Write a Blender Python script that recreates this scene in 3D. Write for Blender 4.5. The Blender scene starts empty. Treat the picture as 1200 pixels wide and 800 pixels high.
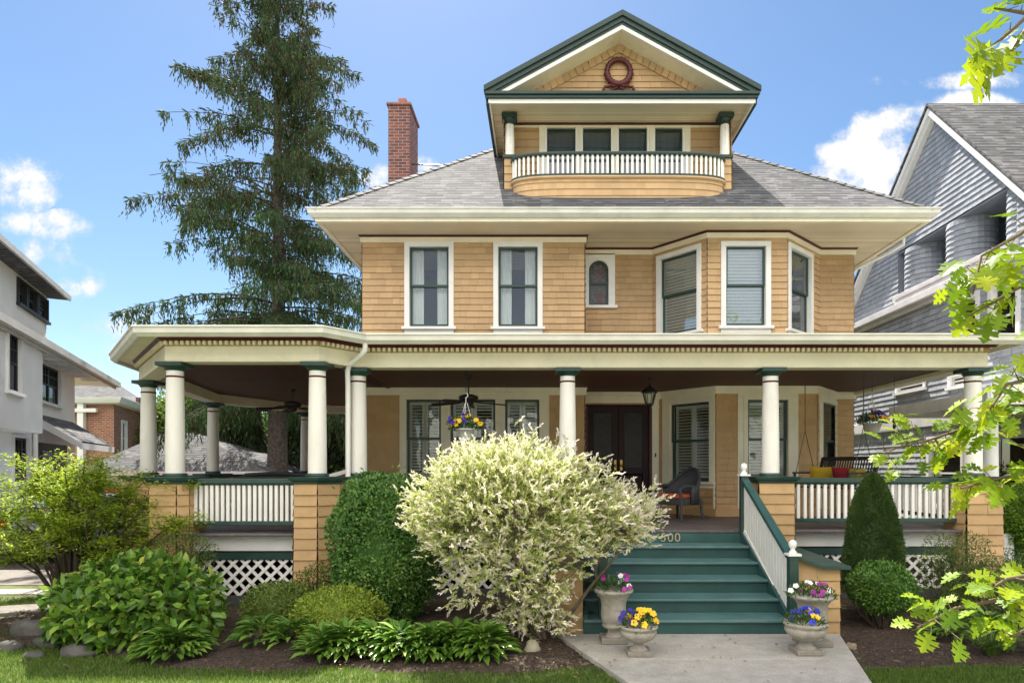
import bpy, math, random
import numpy as np
from mathutils import Vector
random.seed(7)
RNG = np.random.default_rng(11)
scene = bpy.context.scene
C = scene.collection
R = math.radians

# ---------------------------------------------------------------- camera
HE, VX, VY, FP = 2.05, 635.0, 548.0, 760.0      # eye height, vanishing point and focal length in photo pixels (1200 x 800)
cam_d = bpy.data.cameras.new('camera'); cam = bpy.data.objects.new('camera', cam_d); C.objects.link(cam)
cam.location = (0, 0, HE); cam.rotation_euler = (R(90), 0, 0)
cam_d.sensor_width = 36; cam_d.lens = FP/1200*36
cam_d.shift_x = (600-VX)/1200; cam_d.shift_y = (VY-400)/1200
cam_d.clip_start = 0.05; cam_d.clip_end = 3000
scene.camera = cam

# ---------------------------------------------------------------- light
LIGHT = Vector((0.17, -0.67, -1.0)).normalized()          # the way sunlight travels: from high behind the house, a little left
sun_el = math.asin(-LIGHT.z); sun_az = math.atan2(-LIGHT.x, -LIGHT.y)
sd = bpy.data.lights.new('sun', 'SUN'); sd.energy = 3.9; sd.angle = R(0.5); sd.color = (1, .94, .84)
so = bpy.data.objects.new('sun', sd); C.objects.link(so); so.location = (-5, 25, 40)
so.rotation_euler = LIGHT.to_track_quat('-Z', 'Y').to_euler()
scene.view_settings.view_transform = 'Standard'; scene.view_settings.look = 'None'
scene.view_settings.gamma = 1; scene.view_settings.use_curve_mapping = False
scene.view_settings.exposure = 1.84
scene.cycles.max_bounces = 6; scene.cycles.diffuse_bounces = 3; scene.cycles.glossy_bounces = 3; scene.cycles.transmission_bounces = 3; scene.cycles.transparent_max_bounces = 6
scene.cycles.sample_clamp_indirect = 6

W = bpy.data.worlds.new('World'); scene.world = W; W.use_nodes = True
def build_world():
    nt = W.node_tree; N = nt.nodes; L = nt.links
    for n in list(N): N.remove(n)
    out = N.new('ShaderNodeOutputWorld'); bg = N.new('ShaderNodeBackground'); bg.inputs[1].default_value = 0.10
    sky = N.new('ShaderNodeTexSky'); sky.sky_type = 'NISHITA'; sky.sun_disc = False
    sky.sun_elevation = sun_el; sky.sun_rotation = sun_az; sky.altitude = 0; sky.air_density = 1.0; sky.dust_density = 0.35; sky.ozone_density = 2.0
    hs = N.new('ShaderNodeHueSaturation'); hs.inputs['Saturation'].default_value = 1.12; hs.inputs['Hue'].default_value = .498
    hs.inputs['Value'].default_value = 0.455
    L.new(sky.outputs[0], hs.inputs['Color'])
    tc = N.new('ShaderNodeTexCoord')
    sep = N.new('ShaderNodeSeparateXYZ'); L.new(tc.outputs['Generated'], sep.inputs[0])
    def m(op, a, b=None, c=None):
        n = N.new('ShaderNodeMath'); n.operation = op
        for i, v in enumerate((a, b, c)):
            if v is None: continue
            if isinstance(v, (int, float)): n.inputs[i].default_value = v
            else: L.new(v, n.inputs[i])
        return n.outputs[0]
    x, y, z = sep.outputs[0], sep.outputs[1], sep.outputs[2]
    ys = m('MAXIMUM', y, .05)
    a = m('DIVIDE', x, ys); b = m('DIVIDE', z, ys)
    cmb = N.new('ShaderNodeCombineXYZ'); L.new(a, cmb.inputs[0]); L.new(b, cmb.inputs[1])
    def noise(vec, scale, det=8, rough=.6):
        n = N.new('ShaderNodeTexNoise'); n.inputs['Scale'].default_value = scale; n.inputs['Detail'].default_value = det
        n.inputs['Roughness'].default_value = rough; L.new(vec, n.inputs['Vector']); return n.outputs['Fac']
    n1 = noise(cmb.outputs[0], 11, 6, .66); n1 = m('SUBTRACT', n1, .5)
    blobs = [(1075, 172, 95, 55, 1.0), (1010, 207, 66, 50, 1.0), (1145, 140, 74, 34, 1.0),
             (12, 215, 60, 36, .52), (5, 262, 44, 20, .40), (78, 266, 50, 20, .46), (92, 338, 50, 20, .42), (150, 385, 66, 34, .42), (60, 305, 110, 30, .30),
             (490, 192, 34, 14, .62), (440, 208, 22, 18, .6), (1150, 95, 120, 12, .38)]
    tot = None
    for (px, py, rx, ry, amp) in blobs:
        mp = N.new('ShaderNodeMapping'); mp.inputs['Scale'].default_value = (FP/rx, FP/ry, 1); mp.inputs['Location'].default_value = (-(px-VX)/rx, -(VY-py)/ry, 0); L.new(cmb.outputs[0], mp.inputs[0])
        dt = N.new('ShaderNodeVectorMath'); dt.operation = 'DOT_PRODUCT'; L.new(mp.outputs[0], dt.inputs[0]); L.new(mp.outputs[0], dt.inputs[1])
        f = m('MULTIPLY_ADD', dt.outputs['Value'], -amp, 1.25*amp)
        tot = f if tot is None else m('MAXIMUM', tot, f)
    tot = m('MAXIMUM', tot, 0)
    dens = m('MULTIPLY_ADD', n1, 2.3, m('MINIMUM', tot, .62))
    mr = N.new('ShaderNodeMapRange'); mr.interpolation_type = 'SMOOTHSTEP'; mr.inputs['From Min'].default_value = .20; mr.inputs['From Max'].default_value = .78
    L.new(dens, mr.inputs['Value'])
    front = m('MULTIPLY', mr.outputs[0], m('GREATER_THAN', tot, 0.001))
    cr = N.new('ShaderNodeValToRGB'); cr.color_ramp.elements[0].position = .30; cr.color_ramp.elements[0].color = (2.4, 2.55, 2.8, 1)
    cr.color_ramp.elements[1].position = .9; cr.color_ramp.elements[1].color = (3.0, 2.97, 2.92, 1)
    L.new(mr.outputs[0], cr.inputs[0])
    mix = N.new('ShaderNodeMix'); mix.data_type = 'RGBA'
    L.new(front, mix.inputs[0]); L.new(hs.outputs[0], mix.inputs[6]); L.new(cr.outputs[0], mix.inputs[7]); L.new(mix.outputs[2], bg.inputs[0])
    # bright warm broken cloud added behind the camera, out of view, as fill
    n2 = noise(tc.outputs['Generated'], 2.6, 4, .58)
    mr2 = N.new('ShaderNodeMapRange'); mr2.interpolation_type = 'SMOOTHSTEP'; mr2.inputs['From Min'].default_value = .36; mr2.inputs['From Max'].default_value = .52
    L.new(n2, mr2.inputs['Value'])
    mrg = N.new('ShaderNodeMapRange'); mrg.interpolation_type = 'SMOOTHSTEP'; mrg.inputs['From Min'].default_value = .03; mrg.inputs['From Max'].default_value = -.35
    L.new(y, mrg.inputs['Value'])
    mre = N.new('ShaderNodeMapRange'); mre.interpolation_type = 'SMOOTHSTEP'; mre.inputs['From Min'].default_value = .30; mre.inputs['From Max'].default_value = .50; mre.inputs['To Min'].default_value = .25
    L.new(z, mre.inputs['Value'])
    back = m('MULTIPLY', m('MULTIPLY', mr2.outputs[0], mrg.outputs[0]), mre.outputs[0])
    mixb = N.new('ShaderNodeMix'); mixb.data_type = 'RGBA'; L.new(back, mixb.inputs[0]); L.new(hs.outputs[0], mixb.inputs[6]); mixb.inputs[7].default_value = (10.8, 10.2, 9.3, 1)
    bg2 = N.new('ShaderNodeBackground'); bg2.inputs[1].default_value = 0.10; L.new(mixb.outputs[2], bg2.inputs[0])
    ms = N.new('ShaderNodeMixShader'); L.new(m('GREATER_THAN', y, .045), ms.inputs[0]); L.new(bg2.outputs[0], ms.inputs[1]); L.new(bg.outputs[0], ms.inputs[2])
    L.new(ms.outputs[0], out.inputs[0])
build_world()

# ---------------------------------------------------------------- helpers
def PX(px, Y): return (px-VX)*Y/FP
def PZ(py, Y): return HE+(VY-py)*Y/FP

class Frame:
    """A vertical wall plane: u runs along it (left to right from outside), d outward, z up."""
    def __init__(s, x0, y0, x1, y1):
        l = math.hypot(x1-x0, y1-y0); s.o = (x0, y0); s.u = ((x1-x0)/l, (y1-y0)/l); s.n = (s.u[1], -s.u[0]); s.len = l
    def P(s, u, z, d=0.0): return (s.o[0]+s.u[0]*u+s.n[0]*d, s.o[1]+s.u[1]*u+s.n[1]*d, z)
    def fu(s, px):
        k = (px-VX)/FP; return (k*s.o[1]-s.o[0])/(s.u[0]-k*s.u[1])
    def fz(s, py, u): return HE+(VY-py)*(s.o[1]+s.u[1]*u)/FP

class MB:
    def __init__(s): s.v = []; s.f = []; s.sm = []; s.tone = []; s.t = .5
    def add(s, vs, fs, smooth=False, tone=None):
        b = len(s.v); s.v += [tuple(p) for p in vs]
        for f in fs: s.f.append(tuple(i+b for i in f)); s.sm.append(smooth); s.tone.append(s.t if tone is None else tone)
        return s
    def box(s, x0, x1, y0, y1, z0, z1):
        if x0 > x1: x0, x1 = x1, x0
        if y0 > y1: y0, y1 = y1, y0
        return s.add([(x0,y0,z0),(x1,y0,z0),(x1,y1,z0),(x0,y1,z0),(x0,y0,z1),(x1,y0,z1),(x1,y1,z1),(x0,y1,z1)],
              [(0,3,2,1),(4,5,6,7),(0,1,5,4),(1,2,6,5),(2,3,7,6),(3,0,4,7)])
    def fb(s, F, u0, u1, z0, z1, d0, d1):
        p = [F.P(u0,z0,d1),F.P(u1,z0,d1),F.P(u1,z0,d0),F.P(u0,z0,d0),F.P(u0,z1,d1),F.P(u1,z1,d1),F.P(u1,z1,d0),F.P(u0,z1,d0)]
        return s.add(p, [(0,3,2,1),(4,5,6,7),(0,1,5,4),(1,2,6,5),(2,3,7,6),(3,0,4,7)])
    def obox(s, c, ax, ay, az, hx, hy, hz):
        c = Vector(c); ax = Vector(ax).normalized()*hx; ay = Vector(ay).normalized()*hy; az = Vector(az).normalized()*hz
        p = [c+i*ax+j*ay+k*az for k in (-1,1) for (i,j) in ((-1,-1),(1,-1),(1,1),(-1,1))]
        return s.add(p, [(0,3,2,1),(4,5,6,7),(0,1,5,4),(1,2,6,5),(2,3,7,6),(3,0,4,7)])
    def bar(s, a, b, w, h, up=(0,0,1)):
        a = Vector(a); b = Vector(b); d = b-a; side = d.cross(Vector(up))
        if side.length < 1e-6: side = Vector((1,0,0))
        return s.obox((a+b)/2, d, side, side.cross(d), d.length/2, w/2, h/2)
    def prism(s, poly, z0, z1):
        n = len(poly); return s.add([(x,y,z0) for x,y in poly]+[(x,y,z1) for x,y in poly],
            [tuple(range(n-1,-1,-1)), tuple(range(n,2*n))]+[(i,(i+1)%n,(i+1)%n+n,i+n) for i in range(n)])
    def tube(s, pts, rad, n=8, cap=True):
        pts = [Vector(p) for p in pts]; k = len(pts)
        if isinstance(rad, (int, float)): rad = [rad]*k
        vs = []; ref = None
        for i, p in enumerate(pts):
            d = (pts[min(i+1,k-1)]-pts[max(i-1,0)]); d = d.normalized() if d.length > 1e-9 else Vector((0,0,1))
            if ref is None: ref = d.cross(Vector((0,0,1))) if abs(d.z) < .95 else d.cross(Vector((1,0,0)))
            e = (ref-d*ref.dot(d)); e = e.normalized() if e.length > 1e-6 else d.orthogonal().normalized(); ref = e; g = d.cross(e)
            vs += [p+(e*math.cos(2*math.pi*j/n)+g*math.sin(2*math.pi*j/n))*rad[i] for j in range(n)]
        fs = [(i*n+j, i*n+(j+1)%n, (i+1)*n+(j+1)%n, (i+1)*n+j) for i in range(k-1) for j in range(n)]
        s.add(vs, fs, True)
        if cap: s.add([vs[j] for j in range(n)], [tuple(range(n-1,-1,-1))]); s.add(vs[-n:], [tuple(range(n))])
        return s
    def lathe(s, c, prof, n=28, wob=None):
        vs = []
        for (r, z) in prof:
            for j in range(n):
                a = 2*math.pi*j/n; rr = r*(1 if wob is None else wob(a, z)); vs.append((c[0]+rr*math.cos(a), c[1]+rr*math.sin(a), c[2]+z))
        k = len(prof)
        s.add(vs, [(i*n+j, i*n+(j+1)%n, (i+1)*n+(j+1)%n, (i+1)*n+j) for i in range(k-1) for j in range(n)], True)
        s.add(vs[:n], [tuple(range(n-1,-1,-1))]); s.add(vs[-n:], [tuple(range(n))]); return s
    def ell(s, c, r, n=12, m=8, jit=0):
        vs = []
        for i in range(m+1):
            t = math.pi*i/m
            for j in range(n):
                a = 2*math.pi*j/n; q = 1+(random.uniform(-jit,jit) if 0 < i < m else 0)
                vs.append((c[0]+r[0]*q*math.sin(t)*math.cos(a), c[1]+r[1]*q*math.sin(t)*math.sin(a), c[2]+r[2]*q*math.cos(t)))
        return s.add(vs, [(i*n+j, (i+1)*n+j, (i+1)*n+(j+1)%n, i*n+(j+1)%n) for i in range(m) for j in range(n)], True)
    def sweep(s, path, prof, closed=False, smooth=False):
        """profile (d outward, z) along an XY path with mitred corners; outward is the right-hand side"""
        n = len(path); offs = []
        for i in range(n):
            def nr(a, b):
                l = math.hypot(b[0]-a[0], b[1]-a[1]) or 1; return ((b[1]-a[1])/l, -(b[0]-a[0])/l)
            na = nr(path[i-1], path[i]) if (i > 0 or closed) else None
            nb = nr(path[i], path[(i+1)%n]) if (i < n-1 or closed) else None
            if na is None: na = nb
            if nb is None: nb = na
            q = 1+na[0]*nb[0]+na[1]*nb[1]; q = max(q, .3); offs.append(((na[0]+nb[0])/q, (na[1]+nb[1])/q))
        k = len(prof); vs = [(path[i][0]+offs[i][0]*d, path[i][1]+offs[i][1]*d, z) for i in range(n) for (d, z) in prof]
        fs = []
        for i in range(n if closed else n-1):
            j = (i+1) % n
            for a in range(k): b = (a+1) % k; fs.append((i*k+a, i*k+b, j*k+b, j*k+a))
        s.add(vs, fs, smooth)
        if not closed: s.add(vs[:k], [tuple(range(k))]); s.add(vs[-k:], [tuple(range(k-1,-1,-1))])
        return s
    def shingles(s, F, u0, u1, z0, z1, holes=(), course=.125, wr=(.13, .32), clip=None, batter=0.0):
        """overlapping shingle courses: every shingle its own face, proud at its lower edge"""
        nrow = max(1, round((z1-z0)/course)); c = (z1-z0)/nrow
        for r in range(nrow):
            za, zb = z0+r*c, z0+(r+1)*c; zm = (za+zb)/2; a0, a1 = u0, u1
            if clip: a0, a1 = clip(zm); a0 = max(a0, u0); a1 = min(a1, u1)
            if a1-a0 < .02: continue
            segs = [(a0, a1)]
            for (h0, h1, y0, y1) in holes:
                if y0 < zm < y1:
                    ns = []
                    for (p, q) in segs:
                        if h1 <= p or h0 >= q: ns.append((p, q)); continue
                        if h0 > p: ns.append((p, h0))
                        if h1 < q: ns.append((h1, q))
                    segs = ns
            bo = batter*(1-(r/max(1, nrow-1)))**2
            for (p, q) in segs:
                x = p
                while x < q-1e-4:
                    w = random.uniform(*wr); xe = x+w
                    if q-xe < wr[0]*.6: xe = q
                    d = .026+random.uniform(-.003, .003)+bo; dt = .005+bo*.8; zl = za+random.uniform(-.003, .003)
                    tn = min(1, max(0, random.gauss(.5, .17)))
                    g = .0022 if xe < q else 0.0
                    s.add([F.P(x,zl,d),F.P(xe-g,zl,d),F.P(xe-g,zb+.006,dt),F.P(x,zb+.006,dt),F.P(x,zl,dt-.01),F.P(xe-g,zl,dt-.01)], [(0,1,2,3),(4,5,1,0)], tone=tn)
                    x = xe
        return s
    def build(s, name, mat, parent=None, bevel=0, smooth_angle=None):
        me = bpy.data.meshes.new(name); base = Vector((0,0,0)) if parent is None else root_loc(parent)
        vs = [(p[0]-base.x, p[1]-base.y, p[2]-base.z) for p in s.v]
        me.from_pydata(vs, [], s.f)
        me.polygons.foreach_set('use_smooth', s.sm)
        at = me.attributes.new('tone', 'FLOAT', 'FACE'); at.data.foreach_set('value', s.tone)
        uv_planar(me)
        me.materials.append(mat); me.update()
        o = bpy.data.objects.new(name, me); C.objects.link(o)
        if parent is not None: o.parent = parent
        if bevel:
            b = o.modifiers.new('bevel', 'BEVEL'); b.width = bevel; b.segments = 2; b.limit_method = 'ANGLE'; b.angle_limit = R(40)
        return o

def root_loc(o):
    p = Vector((0,0,0))
    while o is not None: p = p+o.location; o = o.parent
    return p

def uv_planar(me):
    n = len(me.vertices); k = len(me.loops)
    if not k: return
    co = np.empty(n*3); me.vertices.foreach_get('co', co); co = co.reshape(-1,3)
    vi = np.empty(k, dtype=np.int32); me.loops.foreach_get('vertex_index', vi)
    f = len(me.polygons); nr = np.empty(f*3); me.polygons.foreach_get('normal', nr); nr = nr.reshape(-1,3)
    lt = np.empty(f, dtype=np.int32); me.polygons.foreach_get('loop_total', lt)
    nl = np.repeat(nr, lt, axis=0)
    t = np.stack([-nl[:,1], nl[:,0], np.zeros(k)], 1); ln = np.linalg.norm(t, axis=1)
    flat = ln < .05; t[flat] = (1,0,0); ln[flat] = 1; t /= ln[:,None]
    b = np.cross(nl, t); p = co[vi]
    uv = np.stack([(p*t).sum(1), (p*b).sum(1)], 1)
    l = me.uv_layers.new(name='UVMap'); l.data.foreach_set('uv', uv.astype(np.float32).ravel())

def tag(o, label=None, cat=None, group=None, kind=None):
    if label: o['label'] = label
    if cat: o['category'] = cat
    if group: o['group'] = group
    if kind: o['kind'] = kind
    return o
def thing(name, loc, label, cat, group=None):
    o = bpy.data.objects.new(name, None); C.objects.link(o); o.location = loc; o.empty_display_size = .2
    return tag(o, label, cat, group)
def part(name, mb, mat, parent, bevel=0): return mb.build(name, mat, parent, bevel)

# ---------------------------------------------------------------- materials
def new_mat(name):
    m = bpy.data.materials.new(name); m.use_nodes = True; nt = m.node_tree
    for n in list(nt.nodes): nt.nodes.remove(n)
    return m, nt.nodes, nt.links
def mixc(N, L, fac, a, b, mode='MIX'):
    n = N.new('ShaderNodeMix'); n.data_type = 'RGBA'; n.blend_type = mode
    for i, v in ((0, fac), (6, a), (7, b)):
        if isinstance(v, (int, float)): n.inputs[i].default_value = v
        elif isinstance(v, tuple): n.inputs[i].default_value = (*v[:3], 1)
        else: L.new(v, n.inputs[i])
    return n.outputs[2]
def surf(name, col, rough=.6, var=.12, vs=2.5, tone=0.0, bump=.0, bs=60, spec=.4, metal=0, col2=None, dirt=0.0, dirtc=(.12,.10,.08), stretch=None, boards=None, brick=None):
    m, N, L = new_mat(name)
    out = N.new('ShaderNodeOutputMaterial'); bs_ = N.new('ShaderNodeBsdfPrincipled'); L.new(bs_.outputs[0], out.inputs[0])
    tc = N.new('ShaderNodeTexCoord'); vec = tc.outputs['Object']
    if stretch:
        mp = N.new('ShaderNodeMapping'); mp.inputs['Scale'].default_value = stretch; L.new(vec, mp.inputs[0]); vecs = mp.outputs[0]
    else: vecs = vec
    nz = N.new('ShaderNodeTexNoise'); nz.inputs['Scale'].default_value = vs; nz.inputs['Detail'].default_value = 6; L.new(vecs, nz.inputs['Vector'])
    mr = N.new('ShaderNodeMapRange'); mr.inputs['From Min'].default_value = .3; mr.inputs['From Max'].default_value = .7
    mr.inputs['To Min'].default_value = 1-var; mr.inputs['To Max'].default_value = 1+var; L.new(nz.outputs['Fac'], mr.inputs['Value'])
    base = col
    height = None
    if brick:
        br = N.new('ShaderNodeTexBrick'); uv = N.new('ShaderNodeUVMap'); uv.uv_map = 'UVMap'; L.new(uv.outputs[0], br.inputs['Vector'])
        br.inputs['Scale'].default_value = 1; br.inputs['Brick Width'].default_value = brick['w']; br.inputs['Row Height'].default_value = brick['h']
        br.inputs['Mortar Size'].default_value = brick.get('m', .006); br.inputs['Mortar Smooth'].default_value = .1; br.inputs['Bias'].default_value = brick.get('bias', 0)
        br.offset = brick.get('off', .5); br.squash = brick.get('sq', 1); br.squash_frequency = 3
        br.inputs['Color1'].default_value = (*brick['a'], 1); br.inputs['Color2'].default_value = (*brick['b'], 1); br.inputs['Mortar'].default_value = (*brick['mc'], 1)
        base = br.outputs['Color']; height = br.outputs['Fac']
        if brick.get('dash'):   # shadow below some tabs of each course, painted in as dark dashes
            b2_ = N.new('ShaderNodeTexBrick'); L.new(uv.outputs[0], b2_.inputs['Vector']); b2_.inputs['Scale'].default_value = 1; b2_.inputs['Brick Width'].default_value = .17; b2_.inputs['Row Height'].default_value = brick['h']
            b2_.inputs['Mortar Size'].default_value = 0; b2_.offset = .61; b2_.squash = 1.6; b2_.squash_frequency = 2; b2_.inputs['Color1'].default_value = (0,0,0,1); b2_.inputs['Color2'].default_value = (1,1,1,1)
            su = N.new('ShaderNodeSeparateXYZ'); L.new(uv.outputs[0], su.inputs[0])
            dv = N.new('ShaderNodeMath'); dv.operation = 'DIVIDE'; dv.inputs[1].default_value = brick['h']; L.new(su.outputs[1], dv.inputs[0])
            fr_ = N.new('ShaderNodeMath'); fr_.operation = 'FRACT'; L.new(dv.outputs[0], fr_.inputs[0])
            th = N.new('ShaderNodeMath'); th.operation = 'LESS_THAN'; th.inputs[1].default_value = .42; L.new(fr_.outputs[0], th.inputs[0])
            g2 = N.new('ShaderNodeMath'); g2.operation = 'GREATER_THAN'; g2.inputs[1].default_value = .42; L.new(b2_.outputs['Color'], g2.inputs[0])
            t2 = N.new('ShaderNodeMath'); t2.operation = 'LESS_THAN'; t2.inputs[1].default_value = .12; L.new(fr_.outputs[0], t2.inputs[0])
            mu_ = N.new('ShaderNodeMath'); mu_.operation = 'MULTIPLY'; L.new(th.outputs[0], mu_.inputs[0]); L.new(g2.outputs[0], mu_.inputs[1])
            mx_ = N.new('ShaderNodeMath'); mx_.operation = 'MAXIMUM'; L.new(mu_.outputs[0], mx_.inputs[0]); L.new(t2.outputs[0], mx_.inputs[1])
            base = mixc(N, L, mx_.outputs[0], base, (.06,.061,.067)); height = mx_.outputs[0]
    if boards:   # thin dark joints between boards, every w metres along axis
        wv = N.new('ShaderNodeMath'); wv.operation = 'MULTIPLY'; sp = N.new('ShaderNodeSeparateXYZ'); L.new(vec, sp.inputs[0])
        L.new(sp.outputs[boards[0]], wv.inputs[0]); wv.inputs[1].default_value = 1/boards[1]
        fr = N.new('ShaderNodeMath'); fr.operation = 'FRACT'; L.new(wv.outputs[0], fr.inputs[0])
        lt = N.new('ShaderNodeMath'); lt.operation = 'LESS_THAN'; lt.inputs[1].default_value = .07; L.new(fr.outputs[0], lt.inputs[0])
        fl = N.new('ShaderNodeMath'); fl.operation = 'FLOOR'; L.new(wv.outputs[0], fl.inputs[0])
        wn = N.new('ShaderNodeTexWhiteNoise'); wn.noise_dimensions = '1D'; L.new(fl.outputs[0], wn.inputs['W'])
        mb_ = N.new('ShaderNodeMapRange'); mb_.inputs['To Min'].default_value = .86; mb_.inputs['To Max'].default_value = 1.1; L.new(wn.outputs['Value'], mb_.inputs['Value'])
        cc = N.new('ShaderNodeCombineColor'); [L.new(mb_.outputs[0], cc.inputs[i]) for i in range(3)]
        base = mixc(N, L, 1.0, base, cc.outputs[0], 'MULTIPLY')
        base = mixc(N, L, lt.outputs[0], base, tuple(c*.45 for c in col)); height = lt.outputs[0]
    cc = N.new('ShaderNodeCombineColor'); [L.new(mr.outputs[0], cc.inputs[i]) for i in range(3)]
    c = mixc(N, L, 1.0, base, cc.outputs[0], 'MULTIPLY')
    if col2:
        n2 = N.new('ShaderNodeTexNoise'); n2.inputs['Scale'].default_value = vs*1.7; n2.inputs['Detail'].default_value = 5; L.new(vec, n2.inputs['Vector'])
        m2 = N.new('ShaderNodeMapRange'); m2.inputs['From Min'].default_value = .42; m2.inputs['From Max'].default_value = .62; L.new(n2.outputs['Fac'], m2.inputs['Value'])
        c = mixc(N, L, m2.outputs[0], c, col2)
    if tone:
        at = N.new('ShaderNodeAttribute'); at.attribute_name = 'tone'
        mt = N.new('ShaderNodeMapRange'); mt.inputs['To Min'].default_value = 1-tone; mt.inputs['To Max'].default_value = 1+tone; L.new(at.outputs['Fac'], mt.inputs['Value'])
        cc = N.new('ShaderNodeCombineColor'); [L.new(mt.outputs[0], cc.inputs[i]) for i in range(3)]
        c = mixc(N, L, 1.0, c, cc.outputs[0], 'MULTIPLY')
    if dirt:
        n3 = N.new('ShaderNodeTexNoise'); n3.inputs['Scale'].default_value = 5.5; n3.inputs['Detail'].default_value = 9; n3.inputs['Roughness'].default_value = .72; L.new(vecs, n3.inputs['Vector'])
        m3 = N.new('ShaderNodeMapRange'); m3.inputs['From Min'].default_value = .5; m3.inputs['From Max'].default_value = .8; m3.inputs['To Max'].default_value = dirt; L.new(n3.outputs['Fac'], m3.inputs['Value'])
        c = mixc(N, L, m3.outputs[0], c, dirtc)
    L.new(c, bs_.inputs['Base Color'])
    rr = N.new('ShaderNodeMapRange'); rr.inputs['To Min'].default_value = max(.02, rough-.1); rr.inputs['To Max'].default_value = min(1, rough+.1); L.new(nz.outputs['Fac'], rr.inputs['Value'])
    L.new(rr.outputs[0], bs_.inputs['Roughness'])
    bs_.inputs['Specular IOR Level'].default_value = spec; bs_.inputs['Metallic'].default_value = metal
    if bump or height is not None:
        nb = N.new('ShaderNodeTexNoise'); nb.inputs['Scale'].default_value = bs; nb.inputs['Detail'].default_value = 5; L.new(vecs, nb.inputs['Vector'])
        bp = N.new('ShaderNodeBump'); bp.inputs['Strength'].default_value = max(bump, .05); bp.inputs['Distance'].default_value = .01; L.new(nb.outputs['Fac'], bp.inputs['Height'])
        if height is not None:
            b2 = N.new('ShaderNodeBump'); b2.invert = True; b2.inputs['Strength'].default_value = .6; b2.inputs['Distance'].default_value = .006; L.new(height, b2.inputs['Height']); L.new(bp.outputs[0], b2.inputs['Normal']); bp = b2
        L.new(bp.outputs[0], bs_.inputs['Normal'])
    return m
def leafm(name, cols, trans=.35, rough=.45, tcol=None, spec=.35):
    """leaves: colour from the per-leaf tone, part of the light passing through"""
    m, N, L = new_mat(name)
    out = N.new('ShaderNodeOutputMaterial'); p = N.new('ShaderNodeBsdfPrincipled'); t = N.new('ShaderNodeBsdfTranslucent'); mx = N.new('ShaderNodeMixShader')
    at = N.new('ShaderNodeAttribute'); at.attribute_name = 'tone'
    cr = N.new('ShaderNodeValToRGB'); e = cr.color_ramp.elements
    for i, (pos, c) in enumerate(cols):
        el = e[i] if i < 2 else e.new(pos)
        el.position = pos; el.color = (*c, 1)
    L.new(at.outputs['Fac'], cr.inputs[0]); L.new(cr.outputs[0], p.inputs['Base Color'])
    p.inputs['Roughness'].default_value = rough; p.inputs['Specular IOR Level'].default_value = spec
    if tcol: g = mixc(N, L, 1.0, cr.outputs[0], tcol, 'MULTIPLY')
    else: g = cr.outputs[0]
    L.new(g, t.inputs[0]); mx.inputs[0].default_value = trans
    L.new(p.outputs[0], mx.inputs[1]); L.new(t.outputs[0], mx.inputs[2]); L.new(mx.outputs[0], out.inputs[0]); return m
def glassm(name, tint=(.02,.025,.03), refl=.35, see=.6):
    m, N, L = new_mat(name)
    out = N.new('ShaderNodeOutputMaterial'); g = N.new('ShaderNodeBsdfGlossy'); g.inputs['Roughness'].default_value = .015; g.inputs['Color'].default_value = (.92,.96,1,1)
    tr = N.new('ShaderNodeBsdfTransparent'); tr.inputs[0].default_value = (.95,.97,.96,1)
    d = N.new('ShaderNodeBsdfDiffuse'); d.inputs[0].default_value = (*tint, 1)
    m1 = N.new('ShaderNodeMixShader'); m1.inputs[0].default_value = see; L.new(d.outputs[0], m1.inputs[1]); L.new(tr.outputs[0], m1.inputs[2])
    lw = N.new('ShaderNodeLayerWeight'); lw.inputs[0].default_value = .12
    mr = N.new('ShaderNodeMapRange'); mr.inputs['To Min'].default_value = refl; mr.inputs['To Max'].default_value = .9; L.new(lw.outputs['Fresnel'], mr.inputs['Value'])
    nz = N.new('ShaderNodeTexNoise'); nz.inputs['Scale'].default_value = 1.6; tc = N.new('ShaderNodeTexCoord'); L.new(tc.outputs['Object'], nz.inputs['Vector'])
    bp = N.new('ShaderNodeBump'); bp.inputs['Strength'].default_value = .06; bp.inputs['Distance'].default_value = .1; L.new(nz.outputs['Fac'], bp.inputs['Height']); L.new(bp.outputs[0], g.inputs['Normal'])
    m2 = N.new('ShaderNodeMixShader'); L.new(mr.outputs[0], m2.inputs[0]); L.new(m1.outputs[0], m2.inputs[1]); L.new(g.outputs[0], m2.inputs[2]); L.new(m2.outputs[0], out.inputs[0]); return m

TAN = surf('tan_shingle', (.53,.35,.185), .62, .12, 1.1, tone=.15, bump=.25, bs=90, stretch=(1,1,.35), dirt=.34, dirtc=(.34,.21,.11), spec=.3)
TAN_P = surf('pier_shingle', (.52,.335,.165), .62, .12, 1.6, tone=.16, bump=.3, bs=90, dirt=.5, dirtc=(.32,.19,.09), spec=.3)
TAN_D = surf('porch_wall_shingle', (.54,.345,.165), .6, .09, 1.5, tone=.12, bump=.2, bs=90, spec=.3)
CREAM = surf('cream_paint', (.86,.79,.61), .5, .07, 2, bump=.08, bs=40, dirt=.26, dirtc=(.42,.36,.24))
WHITE = surf('white_paint', (.86,.84,.80), .45, .05, 3, bump=.06, bs=40, dirt=.12, dirtc=(.5,.45,.38))
COLW = surf('column_paint', (.86,.83,.77), .42, .07, 2, bump=.06, bs=30, stretch=(1,1,.3), dirt=.32, dirtc=(.45,.42,.36))
SOFF = surf('soffit_boards', (.82,.70,.49), .55, .06, 2, boards=(1, .085))
GREEN = surf('dark_green_paint', (.024,.060,.050), .38, .18, 4, bump=.08, bs=30, spec=.5)
GREEND = surf('dormer_green_paint', (.025,.05,.045), .45, .18, 4, bump=.08, bs=30)
TEAL = surf('stair_paint', (.024,.078,.074), .5, .2, 3, bump=.12, bs=30, dirt=.6, dirtc=(.05,.10,.10), spec=.5)
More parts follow.
